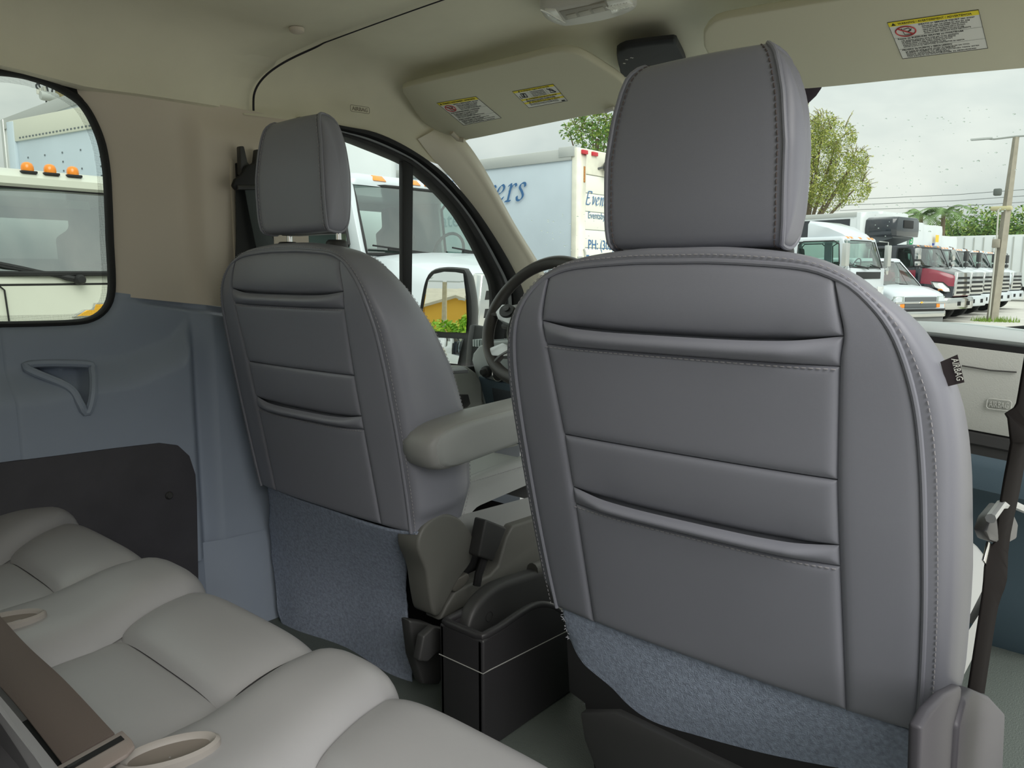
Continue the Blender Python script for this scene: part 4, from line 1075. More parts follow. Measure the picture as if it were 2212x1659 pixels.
def warning_a(parent, corners):
    s, at, w, h = label_sheet(parent, corners, None, None)
    mesh('header_band', rect(at, 0, 1, .885, 1), YELLOW, s, smooth=0)
    m_ = MB()
    m_.add(sheet_text(at, w, h, .11, .915, 'WARNING / AVERTISSEMENT / ADVERTENCIA', .05, .82))
    m_.add(([at(.03, .905, .0006), at(.085, .905, .0006), at(.058, .975, .0006)], [(0, 1, 2)]))
    m_.add(sheet_text(at, w, h, .33, .835, 'DEATH or SERIOUS INJURY can occur', .036, .62))
    for k, tx in enumerate(EN): m_.add(sheet_text(at, w, h, .36, .785 - k * .045, tx, .026, (.53, .50, .47, .45, .52)[k]))
    m_.add(rect(at, 0, 1, .572, .576, .0006))
    m_.add(sheet_text(at, w, h, .04, .525, 'Risque de BLESSURES GRAVES ou MORTELLES', .036, .75))
    for k, tx in enumerate(FRA): m_.add(sheet_text(at, w, h, .07, .475 - k * .042, tx, .026, (.66, .62, .58, .50, .70)[k]))
    m_.add(rect(at, 0, 1, .268, .272, .0006))
    m_.add(sheet_text(at, w, h, .04, .222, 'PELIGRO de MUERTE o SERIA LESION', .036, .58))
    for k, tx in enumerate(ESP): m_.add(sheet_text(at, w, h, .07, .178 - k * .036, tx, .024, (.74, .58, .84, .5, .8)[k]))
    # child seat drawing inside the ban sign
    def ln(pts, r_): m_.add(tube([at(u, v, .0007) for u, v in pts], r_ * w, 4))
    ln([(.13, .80), (.14, .64), (.22, .64)], .004); ln([(.15, .78), (.21, .80), (.23, .73), (.17, .70)], .004); ln([(.19, .71), (.24, .77)], .005)
    mesh('printed_text', m_.vf, PRINT, s, smooth=0)
    cc = [(.165 + .115 * math.cos(2 * pi * k / 30), .725 + .125 * math.sin(2 * pi * k / 30)) for k in range(30)]
    m2 = MB().add(tube([at(u, v, .0008) for u, v in cc], .0085 * w, 4, closed=True)).add(tube([at(.085, .81, .0008), at(.245, .64, .0008)], .0085 * w, 4))
    mesh('ban_sign', m2.vf, REDP, s, smooth=0)
def warning_b(parent, corners):
    s, at, w, h = label_sheet(parent, corners, None, None)
    m_ = MB(); y_ = MB()
    for v0, v1, tx in ((.89, 1, 'WARNING: Higher Rollover Risk'), (.42, .51, 'AVERTISSEMENT: Risque plus eleve de capotage'), (.22, .31, 'ADVERTENCIA: Mayor riesgo de volcadura')):
        y_.add(rect(at, 0, 1, v0, v1)); m_.add(sheet_text(at, w, h, .19, v0 + .02, tx, .055, .7)); m_.add(([at(.11, v0 + .01, .0006), at(.17, v0 + .01, .0006), at(.14, v1 - .01, .0006)], [(0, 1, 2)]))
    mesh('header_band', y_.vf, YELLOW, s, smooth=0)
    for k, tx in enumerate(('Avoid Abrupt Maneuvers', 'and Excessive Speed.', 'Always Buckle Up.', 'See Owner Manual For', 'Further Information.')): m_.add(sheet_text(at, w, h, .36, .81 - k * .065, tx, .036, .34))
    for v, tx in ((.37, 'Evitez les manoeuvres brusques et la vitesse excessive.'), (.325, 'Bouclez toujours votre ceinture. Consultez le manuel.'), (.17, 'Evite maniobras bruscas y velocidad excesiva.'), (.11, 'Abrochese siempre el cinturon. Consulte el manual.')): m_.add(sheet_text(at, w, h, .1, v, tx, .034, .72))
    m_.add(rect(at, .318, .322, .51, .89, .0006)); m_.add(rect(at, .735, .739, .51, .89, .0006)); m_.add(rect(at, .88, .96, .03, .10, .0006))
    def ln(pts, r_, cl=False): m_.add(tube([at(u, v, .0007) for u, v in pts], r_ * w, 4, closed=cl))
    ln([(.10, .62), (.13, .82), (.24, .78), (.22, .58)], .008, True); ln([(.15, .6), (.18, .8)], .014); ln([(.06, .70), (.04, .62), (.07, .54)], .005)
    ln([(.84, .82), (.80, .6), (.92, .58), (.88, .78)], .006, True); ln([(.78, .84), (.93, .60)], .008)
    mesh('printed_text', m_.vf, PRINT, s, smooth=0)
vo = [(-0.7578,1.5173,1.5077),(-0.6925,1.5131,1.5097),(-0.5162,1.513,1.5097),(-0.3579,1.5128,1.5098),(-0.2273,1.511,1.5106),(-0.1858,1.5188,1.5071),(-0.1587,1.5383,1.4982),(-0.1334,1.5858,1.4765),(-0.1116,1.6436,1.4501),(-0.1285,1.6859,1.4308),(-0.1875,1.7326,1.4094),(-0.3073,1.7383,1.4069),(-0.5247,1.7486,1.4022),(-0.7346,1.7586,1.3976),(-0.7684,1.743,1.4047),(-0.8078,1.7031,1.4229),(-0.8221,1.6594,1.4429),(-0.8089,1.6157,1.4628),(-0.7809,1.5584,1.489),(-0.7706,1.5303,1.5018)]
v1 = visor('sun_visor', vo, 'beige sun visor with two warning labels above the driver', [(-0.7556,1.7103,1.4167),(-0.7598,1.7441,1.4012),(-0.742,1.7521,1.3976)])
warning_a(v1, [(-0.6944,1.5919,1.4737),(-0.5484,1.5965,1.4716),(-0.539,1.6908,1.4286),(-0.6886,1.6948,1.4267)])
warning_b(v1, [(-0.4246,1.6039,1.4682),(-0.2923,1.6059,1.4673),(-0.2945,1.6703,1.4379),(-0.4227,1.6709,1.4376)])
vo2 = [(0.1339,1.5691,1.4841),(0.1493,1.5435,1.4958),(0.181,1.5262,1.5037),(0.2159,1.526,1.5038),(0.343,1.5338,1.5002),(0.4887,1.5458,1.4947),(0.6651,1.5631,1.4868),(0.818,1.5781,1.48),(0.8845,1.5875,1.4757),(0.9134,1.7296,1.4108),(0.881,1.8112,1.3736),(0.686,1.7936,1.3816),(0.5207,1.7785,1.3885),(0.3242,1.7639,1.3952),(0.248,1.7507,1.4012),(0.1597,1.705,1.4221),(0.1252,1.6121,1.4645)]
v2 = visor('sun_visor', vo2, 'beige sun visor with one large warning label above the front passenger', [(0.8803,1.7811,1.3843),(0.8998,1.8092,1.3715)])
warning_a(v2, [(0.4858,1.6158,1.4628),(0.6328,1.6264,1.4579),(0.6352,1.7237,1.4135),(0.4911,1.7153,1.4174)])
q = [(-0.2073,1.7158,1.4072),(-0.1801,1.7104,1.4096),(-0.1809,1.7269,1.4021)]
mesh('visor_clip', tube(q, .006, 6), M('clip_white', (206, 204, 194), .5), v1)

dl = empty('dome_lamp', [(-0.072,1.4469,1.555)][0], 'slim white dome lamp with three buttons on the ceiling', 'lamp')
DZ = 1.553
dlo = [(-0.127,1.3474,1.545),(-0.1525,1.3963,1.545),(-0.1561,1.4428,1.545),(-0.1442,1.4614,1.545),(-0.0638,1.4796,1.545),(0.0126,1.4734,1.545),(0.041,1.4453,1.545),(0.0538,1.3996,1.545),(-0.0063,1.3765,1.545),(-0.0766,1.3529,1.545),(-0.1107,1.3424,1.545)]
P = spline(dlo, 50, True); c_ = sum(P, Vector()) / len(P)
LENS = M('lens_clear', (226, 226, 216), .25, coat=.3)
mesh('lamp_housing', loft([[c_ + (p - c_) * k_ + Vector((0, 0, z)) for p in P] for k_, z in ((1.04, .03), (1.04, .006), (1.0, .0), (.9, -.004))]), M('lamp_bezel', (196, 194, 184), .4), dl)
for pts in ([(-0.1144,1.3409,1.539),(-0.136,1.3848,1.539),(-0.1395,1.4225,1.539),(-0.1272,1.4247,1.539),(-0.1028,1.3736,1.539),(-0.0932,1.3513,1.539)], [(-0.0017,1.414,1.539),(0.0152,1.3779,1.539),(0.0565,1.3851,1.539),(0.0508,1.4223,1.539),(0.0259,1.4449,1.539),(-0.0163,1.447,1.539)]):
    lm = mesh('lamp_lens', prism(pts, (0, 0, .006)), LENS, dl, bevel=.0015)
    a, b = Vector(pts[0]), Vector(pts[3])
    rb_ = MB()
    for k in range(8):
        p = a.lerp(b, k / 8); rb_.add(box(p.x - .0012, p.x + .0012, p.y - .014, p.y + .014, 1.5375, 1.5395))
    mesh('lens_rib', rb_.vf, LENS, lm, kind='stuff')
ctr = [(-0.0943,1.3655,1.539),(0.0094,1.38,1.539),(-0.0065,1.4248,1.539),(-0.1159,1.4179,1.539)]
cpl = mesh('switch_plate', prism(ctr, (0, 0, .004)), M('lamp_switch_grey', (150, 146, 134), .5), dl, bevel=.001)
for pts in ([(-0.095,1.3894,1.5375),(-0.0707,1.3907,1.5375),(-0.0815,1.4126,1.5375),(-0.1056,1.4122,1.5375)], [(-0.0653,1.3915,1.5375),(-0.0376,1.3923,1.5375),(-0.0464,1.4152,1.5375),(-0.0745,1.4146,1.5375)], [(-0.0316,1.3937,1.5375),(-0.0046,1.3944,1.5375),(-0.0144,1.4195,1.5375),(-0.0403,1.4165,1.5375)]):
    mesh('lamp_button', prism(pts, (0, 0, .003)), M('lamp_button_grey', (168, 164, 150), .45), dl, bevel=.001)

rp = empty('roof_control', (-.06, 1.72, 1.5), 'black roof control panel with white numerals behind the headrest', 'control panel')
rpo = [(-0.1267,1.6382,1.515),(-0.1006,1.6094,1.515),(-0.0665,1.5991,1.515),(0.0262,1.6259,1.515),(0.0272,1.65,1.515),(-0.0664,1.8678,1.515),(-0.1691,1.9061,1.515),(-0.2303,1.8411,1.515),(-0.1953,1.7585,1.515)]
P = spline(rpo, 40, True); c_ = sum(P, Vector()) / len(P)
rpb = mesh('control_body', loft([[c_ + (p - c_) * k_ + Vector((0, 0, z)) for p in P] for k_, z in ((1.0, .014), (1.0, .005), (.97, 0), (.9, -.002))]), M('panel_black', (26, 27, 29), .65), rp)
nm_ = MB()
for s_, px in (('0', [(-0.1484,1.7103,1.5115)][0]), ('1', [(-0.126,1.6851,1.5115)][0]), ('2', [(-0.1078,1.6789,1.5115)][0])):
    nm_.add(text_vf(s_, .011, frame_xf(px, (.9, -.42, 0), (-.42, -.9, 0)), ext=.0004))
mesh('dial_numerals', nm_.vf, WHITE, rpb, smooth=0, kind='stuff')
airbag_badge('badge_frame', [(-0.8,1.3675,1.4462),(-0.8,1.4327,1.4491),(-0.8,1.4289,1.4325),(-0.8,1.3638,1.43)], CE, M('badge_beige', (150, 142, 126), .8), .004)

# ------------------------------------------------------------------ wing mirror outside the driver's window
wm = empty('wing_mirror', (-1.15, 2.15, .65), 'black wing mirror with large upper glass and wide angle lower glass', 'mirror')
mn = Vector((.38, -.92, .035)).normalized(); mp_ = (-1.15, 2.12, .85)
ho = spline([(-1.2883,2.0595,0.7619),(-1.2907,2.0606,0.8161),(-1.2789,2.0689,0.9061),(-1.2634,2.0778,0.9722),(-1.2385,2.0892,1.0024),(-1.194,2.108,1.0129),(-1.141,2.1298,1.0111),(-1.1129,2.1411,1.0023),(-1.0979,2.1451,0.943),(-1.0879,2.1465,0.873),(-1.0877,2.1426,0.7671),(-1.097,2.136,0.6958),(-1.1137,2.1272,0.6451),(-1.1438,2.1144,0.6349),(-1.2248,2.081,0.637),(-1.2705,2.0624,0.6425),(-1.2836,2.058,0.6712)], 60, True)
c_ = sum(ho, Vector()) / len(ho)
bk_ = -mn
outw = Vector((-.9, -.42, 0)).normalized()
mesh('mirror_housing', loft([[c_ + (p - c_) * k_ + bk_ * d + Vector((.0, 0, 0)) for p in ho] for k_, d in ((.95, .004), (1.0, -.002), (1.03, .008), (1.03, .04), (.95, .085), (.75, .12), (.35, .135))]), BLACKP, wm, smooth=60)
g1 = [(-1.2793,2.0637,0.7748),(-1.2779,2.0659,0.8163),(-1.2662,2.0741,0.9062),(-1.2543,2.0814,0.9669),(-1.233,2.0911,0.9917),(-1.1939,2.1076,1.0006),(-1.1496,2.1258,0.9988),(-1.1215,2.1372,0.9936),(-1.1095,2.1389,0.9078),(-1.1044,2.1377,0.8198),(-1.107,2.1346,0.7684),(-1.1905,2.1002,0.7698)]
mesh('upper_glass', ([Vector(p) + mn * .003 for p in g1], [tuple(range(len(g1)))]), MIRROR, wm, smooth=0)
g2 = [Vector(p) for p in [(-1.279,2.0629,0.7495),(-1.1154,2.1303,0.7451),(-1.1231,2.1245,0.677),(-1.1351,2.1185,0.6478),(-1.2249,2.0814,0.6497),(-1.2615,2.0666,0.6574),(-1.2782,2.0606,0.6805)]]
c2 = sum(g2, Vector()) / len(g2)
rg = []
G2 = [g2[0].lerp(g2[1], k / 6) for k in range(6)] + [g2[1].lerp(g2[3], k / 4) for k in range(4)] + [g2[3].lerp(g2[5], k / 6) for k in range(6)] + [g2[5].lerp(g2[0], k / 4) for k in range(4)]
for k_ in (1, .9, .8, .65, .5, .35, .2, .08, .01): rg.append([c2 + (p - c2) * k_ + mn * (.003 + .012 * (1 - ((p - c2).length * k_ / .11) ** 2)) for p in G2])
mesh('wide_angle_glass', loft(rg, caps=False), MIRROR, wm, smooth=180)
arm_ = [(-1.02,2.0912,0.8082),(-1.02,2.1682,0.7937),(-1.02,2.147,0.744),(-1.02,2.1255,0.649),(-1.02,2.0644,0.646),(-1.02,2.0754,0.7402)]
mesh('mirror_arm', prism(arm_, (-.03, 0, 0)), BLACKP, wm, bevel=.01)
mesh('mirror_foot', box(-.97, -.875, 2.27, 2.33, .66, .74), BLACKP, wm, bevel=.015)

# right hand side of the cab: passenger door and pillar (beyond the frame)
wr = empty('wall_right', (.90, 1.0, .1), kind='structure')
mesh('door_pillar', box(.88, .93, .90, 1.02, .10, 1.44), BEIGE, wr, bevel=.02)
mesh('roof_rail', box(.82, .92, -1.7, 1.8, 1.42, 1.50), BEIGE, wr, bevel=.02)
mesh('rear_quarter', MB().add(box(.87, .91, -1.7, -.45, .10, .90)).add(box(.87, .91, -.62, -.45, .90, 1.44)).vf, BEIGE, wr, bevel=.01)
wb = empty('wall_rear', (0, -1.7, .1), kind='structure')
mesh('rear_doors', MB().add(box(-.86, .90, -1.74, -1.70, .10, .85)).add(box(-.86, -.72, -1.74, -1.70, .85, 1.55)).add(box(.74, .90, -1.74, -1.70, .85, 1.55)).add(box(-.05, .05, -1.74, -1.70, .85, 1.55)).add(box(-.86, .90, -1.74, -1.70, 1.38, 1.56)).vf, BEIGE, wb)
nb = mesh('added_bounce_blocker', loft([[(2.15 + a, y, z + .0) for y, z in ((-7.6, -.25), (-.65, -.25), (-.35, .2), (-.5, .45), (-1.15, .60), (-1.8, 1.35), (-2.2, 1.5), (-7.5, 1.5), (-7.6, 1.3))] for a in (0, 1.95)]), M('blocker_grey', (130, 132, 136), .35, coat=.3), bevel=.08, seg=3, kind='structure')  # unseen vehicle shape added to keep ground bounce off the ceiling
for y in (-1.5, -5.8): mesh('blocker_wheel', lathe([(.2, -.12), (.33, -.12), (.36, -.08), (.36, .08), (.33, .12), (.2, .12)], 20, (2.26, y, -.24), 'x'), RUBBER, nb)
hdp = mesh('outside_bodywork', grid(lambda u, v: (-.95 + 1.9 * u, 2.70 + .85 * v, .80 - .34 * v - .10 * abs(2 * u - 1) ** 3), 20, 12), M('van_white', (226, 228, 228), .3, coat=.4), kind='structure')
for nm_s, bx in (('lower_side', box(-.965, -.90, -1.8, 2.5, -.30, .64)), ('upper_side', box(-.94, -.90, -1.8, 1.0, 1.41, 1.60)), ('middle_pillar', box(-.94, -.895, .765, 1.05, .6, 1.45)), ('sill_side', box(-.95, -.895, -1.8, 1.05, .60, .885)), ('rear_pillar', box(-.94, -.895, -1.8, -.56, .8, 1.45))):
    mesh(nm_s, bx, M('van_white', (226, 228, 228), .3), hdp, bevel=.01)
mesh('roof_skin', box(-.92, .93, -1.8, 1.95, 1.585, 1.61), M('van_white', (226, 228, 228), .3), hdp)
mesh('front_pillar', tube([(.86, 1.80, 1.42), (.86, 2.25, .95), (.86, 2.3, .82)], .035, 8), BEIGE, wr)
# ------------------------------------------------------------------ vehicles outside
PAINT = M('white_paint', (196, 203, 208), .28, coat=.4)
PAINT_C = M('cream_paint', (208, 210, 196), .28, coat=.4)
BOXW = M('box_panel_white', (206, 211, 212), .5, None, (1.2, .04))
BOXG = M('box_panel_grey', (186, 198, 206), .5, None, (1.5, .05))
BLACKPT = M('black_paint', (30, 36, 44), .15, coat=.6)
REDPT = M('maroon_paint', (128, 32, 52), .25, coat=.5)
ALU = M('bare_aluminium', (196, 198, 194), .4, metal=.7)
TYRE = M('tyre_rubber', (34, 34, 35), .85)
AMBER = M('amber_lens', (240, 140, 30), .25, coat=.5)
TGL = glass('truck_glass', (.62, .76, .70))
TGL2 = glass('truck_windscreen', (.62, .76, .70))
TGL3 = glass('low_cab_windscreen', (.36, .44, .40))
for m_ in (TGL2, TGL3):
    for n_ in m_.node_tree.nodes:
        if n_.type == 'LAYER_WEIGHT': n_.inputs['Blend'].default_value = .58 if m_ is TGL2 else .70
INT = M('cab_interior', (176, 184, 180), .8)
INTD = M('cab_interior_dark', (92, 98, 98), .8)
LAMP = M('headlamp_glass', (205, 208, 206), .1, coat=.8)
def wheel(root, x, y, r=.48, w=.28, dual=False):
    t_ = mesh('wheel', lathe([(r * .55, -w / 2), (r * .9, -w / 2), (r, -w / 2 + .05), (r, w / 2 - .05), (r * .9, w / 2), (r * .55, w / 2)], 28, (x, y, r), 'y'), TYRE, root)
    s = 1 if y > 0 else -1
    mesh('wheel_rim', lathe([(r * .56, s * w * .45), (r * .5, s * w * .2), (r * .2, s * w * .25), (r * .18, s * w * .5), (.01, s * w * .5)], 20, (x, y, r), 'y'), ALU, t_)
def cab(root, mat, xr, xf, hw, z0, zb, zr, rake, wins, lower=None, glass_front=None, top_in=.07, rear_window=True, pil=.05, lowmat=None):
    """hollow cab: body below the belt line, pillars, roof, glass. wins: list of (xa, xb) along the side"""
    hb = lowmat or mat
    b = mesh('cab_body', hexa([(xr, -hw, z0), (xf, -hw, z0), (xf, hw, z0), (xr, hw, z0)], [(xr, -hw, zb), (xf, -hw, zb), (xf, hw, zb), (xr, hw, zb)]), hb, root, bevel=.05, seg=3)
    ti = top_in; xt = xf - rake
    def sidept(x, z, s):
        f = (z - zb) / (zr - zb); return (x, s * (hw - ti * f), z)
    zt = zr - .12
    R_ = [(xr + .02, zt), (xt - .0, zt)]
    rg = []
    for ins, z in ((.0, zt), (.0, zt + .04), (.03, zt + .085), (.10, zr - .01), (.3, zr)):
        ww = hw - ti * .9 - ins * .8
        c8 = []
        x0, x1 = xr + .02 + ins, xt + .03 - ins * .8; rr = .10
        for cx, cy, a0 in ((x1 - rr, ww - rr, 0), (x0 + rr, ww - rr, 90), (x0 + rr, -ww + rr, 180), (x1 - rr, -ww + rr, 270)):
            for k in range(5): c8.append((cx + rr * math.cos(R(a0 + 22.5 * k)), cy + rr * math.sin(R(a0 + 22.5 * k)), z))
        rg.append(c8)
    mesh('cab_roof', loft(rg), mat, root, smooth=50)
    edges = sorted([xr] + [v for w_ in wins for v in w_])
    for s in (1, -1):
        # pillars: rear, between windows, raked front
        segs = [(xr, wins[0][0])] + [(wins[i][1], wins[i + 1][0]) for i in range(len(wins) - 1)]
        for xa, xb in segs:
            mesh('pillar', hexa([sidept(xa, zb - .02, s), sidept(xb, zb - .02, s), (xb, s * (hw - pil), zb - .02), (xa, s * (hw - pil), zb - .02)], [sidept(xa, zt + .02, s), sidept(xb, zt + .02, s), (xb, s * (hw - ti - pil), zt + .02), (xa, s * (hw - ti - pil), zt + .02)]), mat, root, bevel=.01)
        xw = wins[-1][1]
        fr = (xw - (xf - .06))
        mesh('pillar', hexa([sidept(xw, zb - .02, s), sidept(xf - .01, zb - .02, s), (xf - .01, s * (hw - .06), zb - .02), (xw, s * (hw - .06), zb - .02)], [sidept(min(xw, xt - .10), zt + .02, s), sidept(xt, zt + .02, s), (xt, s * (hw - ti - .06), zt + .02), (min(xw, xt - .10), s * (hw - ti - .06), zt + .02)]), mat, root, bevel=.012)
        for i, (xa, xb) in enumerate(wins):
            xb2 = min(xb, xt - .10) if i == len(wins) - 1 else xb
            y0, y1 = s * (hw - .018), s * (hw - ti - .018)
            pane = mesh('side_window', ([(xa, y0, zb - .01), (xb, y0, zb - .01), (xb2, y1, zt + .01), (xa, y1, zt + .01)], [(0, 1, 2, 3)]), TGL, root, smooth=0)
            y0, y1 = s * (hw + .002), s * (hw - ti + .002)
            loop = [Vector(p) for p in ((xa, y0, zb), (xb, y0, zb), (xb2, y1, zt), (xa, y1, zt))]
            cc = sum(loop, Vector()) / 4
            pts = []
            for k in range(4):
                a, b_ = loop[k], loop[(k + 1) % 4]
                pts += [a.lerp(b_, .12), a.lerp(b_, .88)]
            mesh('window_rubber', tube(pts, .016, 6, closed=True), RUBBER, pane)
    g = glass_front or TGL2
    def wsf(u, v):
        yy = (2 * u - 1); bow = .10 * (1 - yy * yy)
        return (xf - .012 - rake * v + bow * (1 - .4 * v), yy * (hw - .055 - (ti) * v), zb - .01 + (zt - zb + .02) * v)
    w_ = mesh('windscreen', grid(wsf, 14, 8), g, root)
    ed = [wsf(k / 12, 0) for k in range(13)] + [wsf(1, k / 6) for k in range(1, 7)] + [wsf(1 - k / 12, 1) for k in range(1, 13)] + [wsf(0, 1 - k / 6) for k in range(1, 6)]
    mesh('windscreen_rubber', tube(ed, .015, 6, closed=True), RUBBER, w_)
    # rear wall with its window, seats and dash seen through the glass
    mesh('rear_wall', MB().add(box(xr + .01, xr + .05, -hw + .03, -hw * .62, zb - .02, zt)).add(box(xr + .01, xr + .05, hw * .62, hw - .03, zb - .02, zt)).add(box(xr + .01, xr + .05, -hw * .62, hw * .62, zb - .02, zb + .10)).add(box(xr + .01, xr + .05, -hw * .62, hw * .62, zt - .08, zt)).vf, INT, root)
    for y in (-hw * .5, hw * .5):
        mesh('cab_seat', loft([[(xr + .35 + dx, y - ww, z), (xr + .35 + dx, y + ww, z), (xr + .48 + dx, y + ww, z), (xr + .48 + dx, y - ww, z)] for z, ww, dx in ((zb - .2, .24, 0), (zb + .25, .24, -.05), (zb + .32, .14, -.06), (zb + .5, .13, -.08), (zb + .53, .09, -.08))]), INTD, root, bevel=.03)
    mesh('cab_dash', box(xf - .42, xf - .05, -hw + .08, hw - .08, zb - .15, zb + .015), INTD, root, bevel=.04)
    mesh('cab_wheel', tube([(xf - .50 + .06 * math.cos(2 * pi * k / 24), hw * .5 + .21 * math.sin(2 * pi * k / 24), zb + .04 + .19 * math.cos(2 * pi * k / 24)) for k in range(24)], .016, 6, closed=True), INTD, root)
    return b, wsf
def wipers(root, wsf, sx_=((.42, .10), (.85, .55)), r_=.012):
    for ua, ub in sx_:
        p0 = Vector(wsf(ua, -.03)) + Vector((.02, 0, -.02)); p1 = Vector(wsf(ub, .07)) + Vector((.03, 0, 0))
        a_ = mesh('wiper', tube([p0, p0.lerp(p1, .5) + Vector((.01, 0, .01)), p1], r_, 6), RUBBER, root)
        mesh('wiper_blade', tube([p0.lerp(p1, .25) + Vector((.0, 0, .03)), p1 + (p1 - p0) * .25 + Vector((0, 0, .01))], r_ * .7, 5), RUBBER, a_)
def markers(root, xs, ys, z, shape='box', sz=(.05, .09, .045)):
    for y in ys:
        if shape == 'box': mesh('marker_lamp', hexa([(xs - sz[0], y - sz[1], z), (xs + sz[0], y - sz[1], z), (xs + sz[0], y + sz[1], z), (xs - sz[0], y + sz[1], z)], [(xs - sz[0], y - sz[1] * .8, z + sz[2]), (xs + sz[0] * .2, y - sz[1] * .8, z + sz[2]), (xs + sz[0] * .2, y + sz[1] * .8, z + sz[2]), (xs - sz[0], y + sz[1] * .8, z + sz[2])]), AMBER, root, bevel=.006)
        else:
            l_ = mesh('marker_lamp', lathe([(.032, 0), (.034, .012), (.033, .03), (.026, .046), (.012, .054), (.001, .055)], 18, (xs, y, z)), AMBER, root, smooth=60)
            mesh('lamp_foot', box(xs - .036, xs + .036, y - .042, y + .042, z - .012, z + .003), RUBBER, l_, bevel=.004)
def cargo_box(root, x0, x1, hw, z0, z1, mat, cap=True, side_band=None, rails=True, rivets=False):
    b = mesh('cargo_box', box(x0, x1, -hw, hw, z0, z1), mat, root, bevel=.02)
    if cap:
        mesh('box_front_cap', loft([[(x1 - .12 + dx, y * k, z) for y, z in ((-hw, z0 + .1), (-hw, z1 - .2), (-hw + .06, z1 - .06), (-hw + .2, z1), (hw - .2, z1), (hw - .06, z1 - .06), (hw, z1 - .2), (hw, z0 + .1))] for dx, k in ((0, 1.004), (.08, 1.0), (.15, .97), (.18, .9))]), mat, b, smooth=50)
    if rails:
        for s in (1, -1):
            mesh('top_rail', box(x0, x1 - .13, s * hw - .02, s * hw + .02, z1 - .14, z1 + .01), ALU, b, bevel=.008)
            mesh('bottom_rail', box(x0, x1, s * hw - .02, s * hw + .02, z0 - .05, z0 + .12), ALU, b, bevel=.008)
        for s in (1, -1): mesh('corner_post', box(x0 - .01, x0 + .09, s * hw - .03, s * hw + .015, z0, z1), ALU, b, bevel=.008)
    if side_band:
        for s in (1, -1): mesh('side_graphic', box(x0 + .2, x1 - .35, s * hw - .004, s * hw + .006, z0 + side_band[0], z0 + side_band[1]), BLACKPT, b)
    if rivets:
        rv = MB()
        nx = int((x1 - x0) / .40)
        for s in (1, -1):
            for i in range(nx):
                x = x0 + .3 + i * .40
                for k in range(int((z1 - z0 - .2) / .16)):
                    z = z0 + .16 + k * .16
                    rv.add(box(x - .008, x + .008, s * hw - .004, s * hw + .004, z - .008, z + .008))
        mesh('rivets', rv.vf, M('rivet_grey', (120, 124, 126), .6), b, kind='stuff', smooth=0)
    return b
